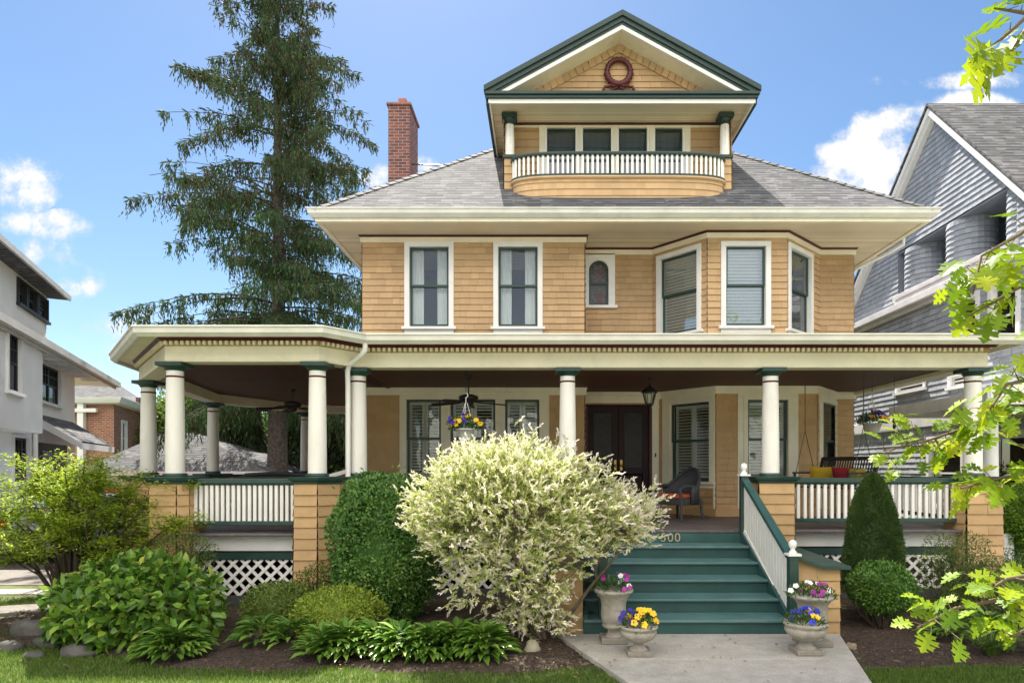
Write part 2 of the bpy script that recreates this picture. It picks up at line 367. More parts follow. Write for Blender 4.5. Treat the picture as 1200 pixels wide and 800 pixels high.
TREAD = surf('stair_tread_paint', (.075,.165,.165), .42, .18, 3, bump=.15, bs=20, dirt=.7, dirtc=(.16,.21,.19), spec=.55)
MAROON = surf('maroon_paint', (.085,.012,.014), .4, .15, 5)
CEIL = surf('porch_ceiling_boards', (.135,.06,.042), .6, .15, 3, boards=(1, .07), spec=.2)
DECK = surf('porch_floor_paint', (.115,.10,.105), .5, .15, 3, boards=(0, .08), dirt=.4, dirtc=(.2,.18,.17))
ROOF = surf('roof_shingle', (.2,.2,.2), .9, .16, 1.2, bump=.5, bs=160, spec=.15,
            brick=dict(w=.24, h=.15, m=.004, a=(.10,.102,.110), b=(.185,.184,.188), mc=(.10,.10,.10), off=.37, sq=.7, dash=1))
ROOFN = surf('neighbour_roof_shingle', (.2,.2,.2), .9, .16, 1.2, bump=.5, bs=160, spec=.15,
            brick=dict(w=.24, h=.155, m=.004, a=(.10,.10,.105), b=(.185,.18,.18), mc=(.10,.10,.10), off=.4, sq=.8, dash=1))
GUTTER = surf('gutter_metal', (.74,.72,.65), .35, .08, 3, spec=.5, dirt=.25, dirtc=(.35,.33,.28))
BRICK = surf('chimney_brick', (.3,.1,.07), .85, .12, 8, bump=.5, bs=90,
             brick=dict(w=.21, h=.075, m=.009, a=(.27,.085,.06), b=(.11,.045,.045), mc=(.30,.24,.22)))
BRICK2 = surf('red_brick', (.3,.1,.07), .85, .12, 4, bump=.4, bs=60,
             brick=dict(w=.23, h=.08, m=.009, a=(.36,.13,.07), b=(.20,.07,.05), mc=(.42,.34,.28)))
DARK = surf('dark_metal', (.028,.024,.022), .4, .1)
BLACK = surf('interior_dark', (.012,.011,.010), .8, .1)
DOORM = surf('door_wood', (.022,.007,.009), .5, .2, 6, stretch=(1,1,.2), spec=.25)
CURT = surf('curtain_cloth', (.92,.93,.92), .8, .05)
BLINDM = surf('blind_slats', (.88,.89,.86), .5, .04)
SHUT = surf('shutter_paint', (.84,.82,.72), .45, .05)
GLASS = glassm('window_glass', refl=.05, see=.92)
GLASSB = glassm('bay_glass', refl=.13, see=.95)
GLASSD = glassm('dark_glass', tint=(.01,.01,.012), refl=.025, see=.5)
def iron(): return DARK
# ================================================================ SETTING: ground
def ground_mat(name, cols, scales, rough=.95, bump=.5, bs=30, bd=.02):
    m, N, L = new_mat(name); out = N.new('ShaderNodeOutputMaterial'); p = N.new('ShaderNodeBsdfPrincipled'); L.new(p.outputs[0], out.inputs[0])
    tc = N.new('ShaderNodeTexCoord'); c = cols[0]
    for i, s in enumerate(scales):
        n = N.new('ShaderNodeTexNoise'); n.inputs['Scale'].default_value = s; n.inputs['Detail'].default_value = 8; n.inputs['Roughness'].default_value = .65; L.new(tc.outputs['Object'], n.inputs['Vector'])
        mr = N.new('ShaderNodeMapRange'); mr.inputs['From Min'].default_value = .42; mr.inputs['From Max'].default_value = .64; L.new(n.outputs['Fac'], mr.inputs['Value'])
        c = mixc(N, L, mr.outputs[0], c, cols[i+1])
    L.new(c, p.inputs['Base Color']); p.inputs['Roughness'].default_value = rough; p.inputs['Specular IOR Level'].default_value = .2
    n = N.new('ShaderNodeTexNoise'); n.inputs['Scale'].default_value = bs; n.inputs['Detail'].default_value = 8; n.inputs['Roughness'].default_value = .7; L.new(tc.outputs['Object'], n.inputs['Vector'])
    b = N.new('ShaderNodeBump'); b.inputs['Strength'].default_value = bump; b.inputs['Distance'].default_value = bd; L.new(n.outputs['Fac'], b.inputs['Height']); L.new(b.outputs[0], p.inputs['Normal'])
    return m
LAWN = ground_mat('lawn_soil', [(.09,.13,.04), (.13,.18,.05), (.16,.16,.08)], [3, 9])
SOIL = ground_mat('bed_soil', [(.085,.058,.042), (.050,.034,.026), (.15,.11,.085), (.030,.022,.018)], [4, 22, 60], bump=.9, bs=45, bd=.03)
CONC = ground_mat('concrete', [(.46,.43,.385), (.35,.33,.295), (.53,.50,.46), (.30,.28,.25)], [.9, 6, 110], rough=.85, bump=.25, bs=220, bd=.004)
ASPH = ground_mat('road_surface', [(.36,.345,.32), (.30,.29,.27), (.40,.385,.36)], [1.2, 70], rough=.9, bump=.4, bs=180, bd=.005)
DRIVE = ground_mat('driveway_concrete', [(.20,.18,.16), (.14,.13,.12), (.24,.22,.20)], [.8, 12], rough=.9, bump=.3, bs=100, bd=.005)

mb = MB(); mb.add([(-400,-400,0),(400,-400,0),(400,900,0),(-400,900,0)], [(0,1,2,3)])
tag(mb.build('lawn', LAWN), kind='structure')
# planting bed with a soft broken surface
def walk_l(y): return .95 if y < 5.6 else (.95+(.20-.95)*(y-5.6)/2.15)
def walk_r(y): return 2.95 if y < 5.6 else (2.95+(3.58-2.95)*(y-5.6)/2.15)
def in_bed(x, y):
    fe = bed_front(x); return y > fe and y < 14.5 and -6.9 < x < 9.0 and not (x < -5.4 and y > 12)
def bed_front(x):
    if x < .6: return 6.45+.08*math.sin(x*2.1)+.05*math.sin(x*5.3)+(.28*max(0, -x-3.0) if x < -3.0 else 0)
    return 6.58+.05*math.sin(x*3.1)
mb = MB(); st = .09; xs = np.arange(-7.2, 9.3, st); ys = np.arange(6.1, 14.6, st)
hh = lambda x, y: .030+.022*math.sin(x*3.1+y*1.7)*math.sin(y*2.6-x)+.016*math.sin(x*11+y*7)*math.sin(y*13-x*4)+random.uniform(-.012,.012)
idx = {}
for i, x in enumerate(xs):
    for j, y in enumerate(ys):
        d = y-bed_front(x); e = min(1, max(0, (d+.02)/.14)); onw = walk_l(y)-.12 < x < walk_r(y)+.12 and y < 7.95; idx[i,j] = len(mb.v); mb.v.append((x, y, -.03 if onw and walk_l(y)+.06 < x < walk_r(y)-.06 else (-.005+hh(x,y)*.6 if onw else -.03+(.035+hh(x,y))*e)))
for i in range(len(xs)-1):
    for j in range(len(ys)-1):
        cx, cy = xs[i]+st/2, ys[j]+st/2
        if cy < bed_front(cx)-.1: continue
        if cx < -5.2 and cy > 10.5: continue
        mb.f.append((idx[i,j], idx[i+1,j], idx[i+1,j+1], idx[i,j+1])); mb.sm.append(True); mb.tone.append(.5)
tag(mb.build('planting_bed', SOIL), kind='structure')
# bark chips and crumbs on the soil
def bed_ok(x, y): return y > bed_front(x)+.03 and not (walk_l(y)-.03 < x < walk_r(y)+.03 and y < 7.9)
def walk_l(y): return .95 if y < 5.6 else (.95+(.20-.95)*(y-5.6)/2.15)
def walk_r(y): return 2.95 if y < 5.6 else (2.95+(3.58-2.95)*(y-5.6)/2.15)
# walkway
mb = MB()
mb.prism([(.95,5.62),(2.95,5.62),(3.28,6.76),(.545,6.76)], -.02, .058)
mb.prism([(.541,6.772),(3.285,6.772),(3.58,7.80),(.18,7.80)], -.02, .058)
mb.prism([(.95,1.2),(2.95,1.2),(2.95,5.608),(.95,5.608)], -.02, .055)
tag(mb.build('walkway', CONC, bevel=.008), kind='structure')
# side path, driveway, streets
tag(MB().box(-30,60,-1.4,.9,-.03,.05).build('sidewalk', CONC, bevel=.01), kind='structure')
tag(MB().box(-80,80,-2.6-.15,-2.6,-.03,.10).build('kerb', CONC, bevel=.01), kind='structure')
tag(MB().box(-80,80,-12.5,-2.75,-.03,.006).build('road', ASPH), kind='structure')
tag(MB().box(-80,80,-16.5,-14.6,-.03,.05).build('far_sidewalk', CONC), kind='structure')
mb = MB(); mb.prism([(-9.0,0.8),(-6.9,10.3),(-7.6,11),(-8.1,22),(-12.5,24),(-12.6,11.6),(-11.6,10.9),(-11.4,.8)], -.03, .012)
mb2 = MB(); mb2.prism([(-14,11.3),(-7.7,11.3),(-7.9,30),(-14,30)], -.03, .012)
tag(mb2.build('driveway', DRIVE), kind='structure')
mb = MB(); mb.prism([(-20,10.2),(-7.6,10.5),(-7.6,10.95),(-20,10.7)], -.03, .014)
tag(mb.build('side_path', ASPH), kind='structure')
mb = MB(); pts = [(-12,8.2),(-8.6,8.55),(-7.3,9.0),(-6.5,9.3),(-6.5,9.75),(-7.4,9.6),(-8.6,9.1),(-12,8.7)]
mb.prism(pts, -.03, .05); tag(mb.build('edging_path', DRIVE, bevel=.01), kind='structure')
mb = MB(); mb.prism([(8.4,13.2),(16,12.4),(16,13.5),(8.4,14.1)], -.03, .03)
tag(mb.build('garden_path', CONC), kind='structure')

# ================================================================ THE HOUSE
HX, HY = 1.5, 12.95
house = thing('house', (HX, HY, 0), 'large tan shingled house with wraparound columned porch, green stairs and gabled dormer balcony', 'house')
ZF, ZC, ZB0, ZB1, ZCAP = 1.10, 3.65, 3.59, 3.82, 1.92   # porch floor, ceiling, beam, pier cap
YW, YB, YL = 13.7, 12.7, 12.95                         # wall, bay front, left block front
ZS = 6.68                                              # main soffit
YBACK = 24.0
# wall planes ------------------------------------------------------
Fblk = Frame(-3.58, YL, .85, YL); Fret = Frame(.85, YL, .85, YW)
up_poly = [(-3.58,YBACK),(-3.58,YL),(.85,YL),(.85,YW),(2.34,YW),(3.24,YB),(4.80,YB),(5.86,YW),(6.58,YW),(6.58,YBACK)]
lo_poly = [(-3.58,YBACK),(-3.58,YL),(.85,YL),(.85,YW),(2.52,YW),(3.41,YB),(5.38,YB),(6.20,YW),(6.58,YW),(6.58,YBACK)]
UF = [Frame(*up_poly[i], *up_poly[i+1]) for i in range(9)]
LF = [Frame(*lo_poly[i], *lo_poly[i+1]) for i in range(9)]
# openings: (frame, u0,u1,z0,z1) of the sash
up_open = {}
def opening(F, pxa, pxb, zt=None, zb=None, pyt=None, pyb=None):
    u0, u1 = F.fu(pxa), F.fu(pxb)
    if zt is None: zt = F.fz(pyt, (u0+u1)/2)
    if zb is None: zb = F.fz(pyb, (u0+u1)/2)
    return (u0, u1, zb, zt)
WU = [(UF[1], opening(UF[1], 480, 526, pyt=289.5, pyb=382), 'curtain'), (UF[1], opening(UF[1], 584, 630, pyt=289.5, pyb=382), 'curtain'),
      (UF[4], opening(UF[4], 774.5, 817.5, zt=6.38, zb=4.80), 'blind'), (UF[5], opening(UF[5], 850.5, 897, zt=6.38, zb=4.84), 'blind'),
      (UF[6], opening(UF[6], 925.5, 949, zt=6.38, zb=4.80), 'blind')]
WL = [(LF[1], opening(LF[1], 476.5, 517, pyt=468, zb=1.82), 'shutter'), (LF[1], opening(LF[1], 528, 580.5, pyt=468, zb=1.82), 'shutter'),
      (LF[1], opening(LF[1], 592, 632, pyt=468, zb=1.82), 'shutter'),
      (LF[4], opening(LF[4], 786, 832, zt=3.36, zb=1.80), 'shutter'), (LF[5], opening(LF[5], 876, 923, zt=3.38, zb=1.80), 'shutter'),
      (LF[6], opening(LF[6], 962.5, 985.5, zt=3.36, zb=1.80), 'shutter')]
ARCH = (UF[3], UF[3].fu(690), UF[3].fu(713), 5.50, 6.42)
DOORO = (LF[3], LF[3].fu(687.5), LF[3].fu(762), ZF+.02, 3.37)

def wall(name, frames, z0, z1, opens, mat, c=.125):
    mb = MB()
    for F in frames:
        holes = [(o[0]-.07, o[1]+.07, o[2]-.06, o[3]+.06) for (f, o, *_r) in opens if f is F]
        mb.shingles(F, 0, F.len, z0, z1, holes, c)
    return part(name, mb, mat, house)
wall('upper_wall', UF, 4.30, 6.57, [(f,o) for f,o,_ in WU]+[(ARCH[0], ARCH[1:])], TAN)
wall('lower_wall', LF, ZF, 3.52, [(f,o) for f,o,_ in WL]+[(DOORO[0], DOORO[1:])], TAN_D)
# inside lining so that the rooms read dark and closed
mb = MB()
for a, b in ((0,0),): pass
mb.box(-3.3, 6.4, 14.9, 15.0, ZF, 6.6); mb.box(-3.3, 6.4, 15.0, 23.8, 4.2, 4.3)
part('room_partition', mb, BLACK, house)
mb = MB(); mb.box(-3.50, 6.50, 14.2, 23.9, .0, ZF-.15); part('foundation', mb, surf('foundation_block', (.25,.24,.22)), house)

def window(F, o, inner, parent, zsill=True, cas=.10, glass=GLASS, casm=WHITE, sashm=GREEN, csx=0):
    u0, u1, z0, z1 = o
    w = MB()
    w.fb(F, u0-cas, u0, z0-.02, z1, -.14, .042); w.fb(F, u1, u1+cas, z0-.02, z1, -.14, .042)
    w.fb(F, u0-cas, u1+cas, z1, z1+cas*.95, -.14, .045)
    wi = part('window', w, casm, parent, bevel=.005)
    s = MB(); s.fb(F, u0-cas-.05, u1+cas+.05, z0-.075, z0-.02, -.14, .085); s.fb(F, u0-cas, u1+cas, z0-.15, z0-.075, -.02, .03)
    part('sill', s, casm, wi, bevel=.006)
    zm = (z0+z1)/2+.02; t = .045
    s = MB()
    for (a, b, d) in ((zm-.02, z1, -.03), (z0-.02, zm+.02, -.065)):
        s.fb(F, u0, u0+t, a, b, d-.03, d); s.fb(F, u1-t, u1, a, b, d-.03, d)
        s.fb(F, u0+t, u1-t, b-t, b, d-.03, d-.001); s.fb(F, u0+t, u1-t, a, a+(t if a > z0 else t*1.6), d-.03, d-.001)
    part('sash', s, sashm, wi, bevel=.003)
    for (a, b, d) in ((zm, z1-t, -.045), (z0+t, zm, -.08)):
        g = MB(); g.fb(F, u0+t-.005, u1-t+.005, a, b, d-.002, d+.002); part('pane', g, glass, wi)
    if inner == 'curtain':
        for sgn in (0, 1):
            c = MB(); n = 34; wd = (u1-u0)*.30; vs = []
            ua = u0+.02 if sgn == 0 else u1-.02-wd
            for i in range(n+1):
                u = ua+wd*i/n; d = -.17+.022*math.sin(i*1.35)+.008*math.sin(i*3.1)
                vs += [F.P(u, z0-.02, d), F.P(u+.01*math.sin(i), (z0+z1)/2, d+.006), F.P(u, z1+.02, d)]
            c.add(vs, [(3*i+k, 3*i+3+k, 3*i+4+k, 3*i+1+k) for i in range(n) for k in range(2)], True); part('curtain', c, CURT, wi)
    if inner == 'blind':
        b = MB(); z = z0; step = .065
        while z < z1:
            p0, p1 = F.P(u0, z, -.135), F.P(u1, z, -.135); q0, q1 = F.P(u0, z+.042, -.100), F.P(u1, z+.042, -.100)
            b.add([p0, p1, q1, q0], [(0,1,2,3)], tone=.5); z += step
        part('blind', b, BLINDM, wi)
    if inner == 'shutter':
        um = (u0+u1)/2
        for (a, b_) in ((u0+.03, um-.004), (um+.004, u1-.03)):
            sh = MB(); f = .055; d0, d1 = -.17, -.14
            sh.fb(F, a, a+f, z0, z1, d0, d1); sh.fb(F, b_-f, b_, z0, z1, d0, d1)
            for (p, q) in ((z0, z0+.10), (zm-.03, zm+.04), (z1-.10, z1)): sh.fb(F, a+f, b_-f, p, q, d0, d1-.001)
            for (p, q) in ((z0+.10, zm-.03), (zm+.04, z1-.10)):
                k = int((q-p)/.058)
                for i in range(k):
                    z = p+(i+.5)*(q-p)/k
                    P0, P1 = F.P(a+f, z-.014, -.145), F.P(b_-f, z-.014, -.145); Q0, Q1 = F.P(a+f, z+.016, -.185), F.P(b_-f, z+.016, -.185)
                    sh.add([P0, P1, Q1, Q0], [(0,1,2,3)])
                    sh.add([F.P(a+f, z-.020, -.146), F.P(b_-f, z-.020, -.146), P1, P0], [(0,1,2,3)])
            part('shutter', sh, SHUT, wi)
    return wi
for i, (F, o, k) in enumerate(WU): window(F, o, k, house, glass=GLASSB if k == 'blind' else GLASS)
for (F, o, k) in WL: window(F, o, k, house, casm=CREAM, cas=.085)
# wide cream panels that tie the lower windows together
mb = MB(); F = LF[1]
us = [o for (f, o, _) in WL if f is F]
L0, L1 = F.fu(468.5), F.fu(643.5); zt = 3.62
def panel(mb, F, a, b, z0, z1, d0=-.005, d1=.036): mb.fb(F, a, b, z0, z1, d0, d1)
panel(mb, F, L0, L1, us[0][3]+.083, zt)
prev = L0
for o in us: panel(mb, F, prev, o[0]-.084, ZF+.02, us[0][3]+.080); prev = o[1]+.084
panel(mb, F, prev, L1, ZF+.02, us[0][3]+.080)
mb.sweep([F.P(L0-.0,0)[:2], F.P(L1,0)[:2]], [(0,3.53),(.06,3.56),(.075,3.62),(0,3.64)])
for F, o in ((LF[4], WL[3][1]), (LF[5], WL[4][1]), (LF[6], WL[5][1])):
    a, b = o[0]-.20, o[1]+.20; a = max(a, 0.01); b = min(b, F.len-.01)
    panel(mb, F, a, b, o[3]+.083, 3.50, -.005, .034); panel(mb, F, a, o[0]-.086, ZF+.15, o[3]+.08, -.005, .034); panel(mb, F, o[1]+.086, b, ZF+.15, o[3]+.08, -.005, .034)
part('window_surround', mb, CREAM, house, bevel=.004)
# frieze boards
mb = MB()
mb.sweep(up_poly, [(0,6.54),(.040,6.54),(.040,6.64),(0,6.64)])
part('upper_frieze', mb, CREAM, house)
mb = MB(); mb.sweep(up_poly, [(0,6.642),(.05,6.642),(.075,6.675),(0,6.675)]); part('upper_crown_molding', mb, MAROON, house)
mb = MB(); mb.sweep(lo_poly, [(0,3.50),(.038,3.50),(.040,3.60),(.055,3.648),(0,3.648)]); part('lower_frieze', mb, CREAM, house)
mb = MB(); mb.sweep(lo_poly[1:9], [(0,ZF+.002),(.038,ZF+.002),(.038,ZF+.14),(0,ZF+.15)]); part('baseboard', mb, TAN_D, house)
# bay window head/stool trims, upper
mb = MB(); mb.sweep(up_poly[4:8], [(0,4.60),(.07,4.60),(.08,4.66),(0,4.68)]); part('bay_sill_trim', mb, WHITE, house)
# arched stained glass window
F, u0, u1, z0, z1 = ARCH; um = (u0+u1)/2; r = (u1-u0)/2; zc = z1-r
mb = MB(); n = 16
outer = (UF[3].fu(683), UF[3].fu(720.5), z0-.03, 6.56)
arc = [(um+r*math.cos(math.pi*i/n), zc+r*math.sin(math.pi*i/n)) for i in range(n+1)]
for i in range(n):   # white surround with arched opening
    (a, za), (b, zb) = arc[i], arc[i+1]
    mb.add([F.P(a,za,.04),F.P(b,zb,.04),F.P(b,outer[3],.04),F.P(a,outer[3],.04),F.P(a,za,-.1),F.P(b,zb,-.1)], [(0,1,2,3)[::-1],(0,4,5,1)])
mb.fb(F, outer[0], u0, outer[2], outer[3], -.1, .04); mb.fb(F, u1, outer[1], outer[2], outer[3], -.1, .04)
aw = part('window', mb, WHITE, house); tag(aw, 'small arched stained glass window')
mb = MB(); mb.fb(F, outer[0]-.03, outer[1]+.05, z0-.09, z0-.03, -.1, .09); part('sill', mb, WHITE, aw, bevel=.006)
mb = MB(); t = .045
ring = [(um+(r-t)*math.cos(math.pi*i/n), zc+(r-t)*math.sin(math.pi*i/n)) for i in range(n+1)]
for i in range(n):
    q = [arc[i], arc[i+1], ring[i+1], ring[i]]
    mb.add([F.P(a,b,-.02) for a,b in q]+[F.P(a,b,-.06) for a,b in q], [(3,2,1,0),(2,3,7,6),(0,1,5,4)])
mb.fb(F, u0, u0+t, z0-.03, zc, -.06, -.02); mb.fb(F, u1-t, u1, z0-.03, zc, -.06, -.02); mb.fb(F, u0+t, u1-t, z0-.03, z0+.035, -.06, -.021); mb.fb(F, u0+t, u1-t, 5.92, 5.965, -.06, -.019)
part('sash', mb, GREEN, aw)
def stained():
    m, N, L = new_mat('stained_glass'); out = N.new('ShaderNodeOutputMaterial'); p = N.new('ShaderNodeBsdfPrincipled'); L.new(p.outputs[0], out.inputs[0])
    tc = N.new('ShaderNodeTexCoord'); v = N.new('ShaderNodeTexVoronoi'); v.inputs['Scale'].default_value = 17; L.new(tc.outputs['Object'], v.inputs['Vector'])
    v2 = N.new('ShaderNodeTexVoronoi'); v2.feature = 'DISTANCE_TO_EDGE'; v2.inputs['Scale'].default_value = 17; L.new(tc.outputs['Object'], v2.inputs['Vector'])
    sp = N.new('ShaderNodeSeparateColor'); L.new(v.outputs['Color'], sp.inputs[0])
    cr = N.new('ShaderNodeValToRGB'); e = cr.color_ramp; e.interpolation = 'CONSTANT'
    cs = [(.0,(.10,.09,.08)),(.3,(.16,.10,.07)),(.5,(.12,.13,.12)),(.7,(.07,.09,.12)),(.85,(.16,.04,.03))]
    for i, (q, c) in enumerate(cs):
        el = e.elements[i] if i < 2 else e.elements.new(q); el.position = q; el.color = (*c, 1)
    L.new(sp.outputs[0], cr.inputs[0]); lt = N.new('ShaderNodeMath'); lt.operation = 'LESS_THAN'; lt.inputs[1].default_value = .035; L.new(v2.outputs['Distance'], lt.inputs[0])
    L.new(mixc(N, L, lt.outputs[0], cr.outputs[0], (.02,.02,.02)), p.inputs['Base Color']); p.inputs['Roughness'].default_value = .25; return m
mb = MB(); poly = [(u0+t,z0+.035),(u1-t,z0+.035)]+ring
mb.add([F.P(a,b,-.045) for a,b in poly], [tuple(range(len(poly)))]); part('pane', mb, stained(), aw)

ETCH = surf('etched_glass', (.022,.021,.024), .35, .4, 9, spec=.25)
# entrance ---------------------------------------------------------
F, u0, u1, z0, z1 = DOORO; um = (u0+u1)/2
mb = MB()
mb.fb(F, u0-.13, u0-.03, ZF+.002, z1+.05, -.12, .06); mb.fb(F, u1+.03, u1+.17, ZF+.002, z1+.05, -.12, .06)
mb.fb(F, u0-.13, u1+.17, z1+.05, z1+.17, -.12, .055); mb.fb(F, u0-.17, u1+.20, z1+.17, z1+.215, -.12, .10); mb.fb(F, u0-.15, u1+.18, z1+.10, z1+.12, 0, .075)
mb.fb(F, u1+.02, u1+.18, z1-.06, z1-.02, 0, .08); mb.fb(F, u0-.14, u0-.02, z1-.06, z1-.02, 0, .08)
mb.fb(F, u0-.15, u0-.01, ZF+.002, ZF+.22, 0, .075); mb.fb(F, u1+.01, u1+.19, ZF+.002, ZF+.22, 0, .075)
part('door_surround', mb, CREAM, house, bevel=.005)
mb = MB(); mb.fb(F, u0-.03, u0+.02, z0, z1, -.10, .02); mb.fb(F, u1-.02, u1+.03, z0, z1, -.10, .02); mb.fb(F, u0-.03, u1+.03, z1, z1+.05, -.10, .02)
part('door_frame', mb, MAROON, house, bevel=.003)
for (a, b, hs) in ((u0+.022, um-.003, 1), (um+.003, u1-.022, 0)):
    d = MB(); st = .13
    d.fb(F, a, a+st, z0, z1-.003, -.09, -.04); d.fb(F, b-st, b, z0, z1-.003, -.09, -.04)
    for (p, q) in ((z0, z0+.25), (z0+.80, z0+.93), (z1-.16, z1-.003)): d.fb(F, a+st, b-st, p, q, -.088, -.042)
    d.fb(F, a+st+.02, b-st-.02, z0+.27, z0+.78, -.08, -.055)
    do = part('door', d, DOORM, house, bevel=.006)
    g = MB(); g.fb(F, a+st-.005, b-st+.005, z0+.93, z1-.16, -.07, -.066); part('pane', g, ETCH, do)
    h = MB(); hu = b-.06 if hs else a+.06; h.tube([F.P(hu, z0+.98, -.035), F.P(hu, z0+.98, .02)], .012, 8); h.ell(F.P(hu, z0+.98, .035), (.03,.03,.03)); h.fb(F, hu-.025, hu+.025, z0+.88, z0+1.1, -.042, -.034)
    part('handle', h, surf('brass', (.45,.30,.10), .35, metal=.9), do)
    e = MB(); e.fb(F, (a+b)/2-.12, (a+b)/2+.12, z0+1.15, z1-.35, -.10, -.098)
mb = MB(); mb.fb(F, u1+.085, u1+.115, 2.28, 2.36, .06, .078); part('doorbell', mb, DARK, house, bevel=.004)
mb = MB(); mb.fb(F, u0-.05, u1+.05, ZF+.002, ZF+.035, -.02, .14); part('threshold', mb, DOORM, house, bevel=.004)

# ---------------------------------------------------------------- porch
CA, CB_, CC_, CR_ = (-5.40,9.55), (-3.305,9.55), (-2.86,10.10), (6.71,10.10)
CD, CE, CF = (-7.0,11.54), (-7.81,15.4), (-6.6,18.1)
path = [(-3.6,18.9), CF, CE, CD, CA, CB_, CC_, CR_, (6.71,14.6), (6.3,14.6)]
ppath = path[:9]
mb = MB(); mb.sweep(ppath, [(-.14,ZB0),(.14,ZB0),(.15,3.62),(.14,3.625),(.14,3.815),(-.14,3.815)]); part('porch_beam', mb, CREAM, house)
# entablature: dentil band, maroon molding, soffit and gutter
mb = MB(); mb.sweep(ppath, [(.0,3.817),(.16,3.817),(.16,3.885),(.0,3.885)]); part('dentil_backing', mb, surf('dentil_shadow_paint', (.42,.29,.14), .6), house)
mb = MB()
for i in range(len(ppath)-1):
    F = Frame(*ppath[i], *ppath[i+1]); n = int((F.len+.2)/.08)
    if i < 3 : continue
    for k in range(n):
        u = -.05+k*.08
        if u > F.len+.05: break
        mb.fb(F, u, u+.042, 3.826, 3.880, .162, .210)
part('dentils', mb, CREAM, house)
mb = MB(); mb.sweep(ppath, [(.0,3.887),(.21,3.887),(.235,3.915),(.235,3.935),(.0,3.935)]); part('porch_crown_molding', mb, MAROON, house)
mb = MB(); mb.sweep(ppath, [(-.1,3.937),(.46,3.937),(.46,3.965),(-.1,3.965)]); part('porch_soffit', mb, CREAM, house)
mb = MB(); mb.sweep(ppath, [(.462,3.885),(.50,3.88),(.555,3.93),(.565,4.0),(.585,4.005),(.585,4.025),(.565,4.03),(.552,4.01),(.53,3.97),(.48,3.96),(.463,4.02),(.462,4.03)]); part('porch_gutter', mb, GUTTER, house)
# porch roof
def offset(path, d):
    m = MB(); m.sweep(path, [(d, 0)]*1+[(d,1)]); return [(m.v[i*2][0], m.v[i*2][1]) for i in range(len(path))]
op = offset(ppath, .47)
inner = [(-3.58,18.9),(-3.58,18),(-3.58,15.4),(-3.58,13.4),(-3.2,12.9),(-2.9,12.9),(-2.6,12.9),(6.4,13.3),(6.5,14.6)]
mb = MB()
for i in range(8):
    a, b = op[i], op[i+1]; c, d = inner[i+1], inner[i]
    mb.add([(*a,4.0),(*b,4.0),(*c,4.52),(*d,4.52)], [(0,1,2,3)])
    mb.add([(*a,3.968),(*b,3.968),(*c,4.488),(*d,4.488)], [(3,2,1,0)])
part('porch_roof', mb, ROOF, house)
# ceiling and floor
ip = offset(ppath, .02)
mb = MB(); mb.prism([(-3.02,13.3),(-3.02,10.05)]+ip[7:9]+[(6.3,15),(6.3,18.9),(-3.02,18.9)], ZC, ZC+.03); mb.prism(ip[:7]+[(-3.04,10.1),(-3.04,18.9)], 3.795, 3.815); mb.box(-3.08,-3.022,10.05,12.96,ZC-.02,3.79); part('porch_ceiling', mb, CEIL, house)
for xs_ in (3.0, .53):
    m = MB()
    for q in ((xs_,),):
        y_ = [(9.78,ZF+.02),(7.88,ZF-.02-5*.182+.10),(7.88,.06),(9.78,.06)]; xa_, xb_ = xs_-.02, xs_+.03
        m.add([(xa_,a,b) for a,b in y_]+[(xb_,a,b) for a,b in y_], [(0,3,2,1),(4,5,6,7),(0,1,5,4),(1,2,6,5),(3,0,4,7)])
    part('stair_stringer', m, TEAL, house)
fp = offset(ppath, .22)
mb = MB(); mb.prism(fp+[(6.4,18.9)], ZF-.04, ZF); part('porch_floor', mb, DECK, house, bevel=.012)
bp = offset(ppath, .14)
def skirt(name, d0, d1, z0, z1, mat, segs):
    m = MB()
    for i in segs:
        F = Frame(*ppath[i], *ppath[i+1]); a, b = SK.get(i, (0, F.len)); m.fb(F, a, b, z0, z1, d0, d1)
    return part(name, m, mat, house, bevel=.004)
# columns ----------------------------------------------------------
def column(x, y, zb=ZCAP, parent=house, big=1.0):
    m = MB(); H = ZB0-.12-zb; prof = []
    for i in range(13):
        t = i/12; prof.append(((.134-.018*t**1.6)*big, zb+.05+(H-.05)*t))
    m.lathe((x,y,0), prof, 28)
    c = part('column', m, COLW, parent)
    m = MB(); m.lathe((x,y,0), [(.165,zb+.002),(.17,zb+.02),(.162,zb+.045),(.14,zb+.052)], 24); part('base', m, GREEN, c)
    z = ZB0-.12
    m = MB(); m.lathe((x,y,0), [(.118,z-.0),(.13,z+.01),(.155,z+.05),(.165,z+.06)], 24); m.box(x-.19, x+.19, y-.19, y+.19, z+.06, z+.118); part('capital', m, GREEN, c, bevel=.006)
    m = MB(); m.lathe((x,y,0), [(.117,z-.10),(.124,z-.095),(.124,z-.075),(.116,z-.07)], 24); part('neck_band', m, MAROON, c)
    return c
for (x, y) in (CA, CB_, CC_, CD, CE, CF, (.40,10.10), (3.56,10.10), CR_, (6.71,14.4)): column(x, y)
# piers ------------------------------------------------------------
def pier(poly, z0=-.05, ztop=ZCAP-.10, capo=.05):
    m = MB(); n = len(poly); co = .16
    for i in range(n): F = Frame(*poly[i], *poly[(i+1)%n]); m.shingles(F, 0, F.len, z0, ztop, (), co, (.26,.5), batter=.035)
    p = part('pier', m, TAN_P, house)
    c = MB(); c.sweep(poly, [(-.2,ztop),(.025,ztop),(.035,ztop+.04),(.06,ztop+.05),(.075,ztop+.095),(.03,ztop+.10),(-.2,ztop+.10)], closed=True)
    c.add([(x,y,ztop+.0995) for x,y in poly], [tuple(range(n))]); part('pier_cap', c, GREEN, p, bevel=.003)
    return p
def sq(x, y, h=.25): return [(x-h,y+h),(x-h,y-h),(x+h,y-h),(x+h,y+h)]
pier([(-5.62,9.86),(-5.62,9.30),(-5.24,9.30),(-5.13,9.42),(-5.13,9.86)])
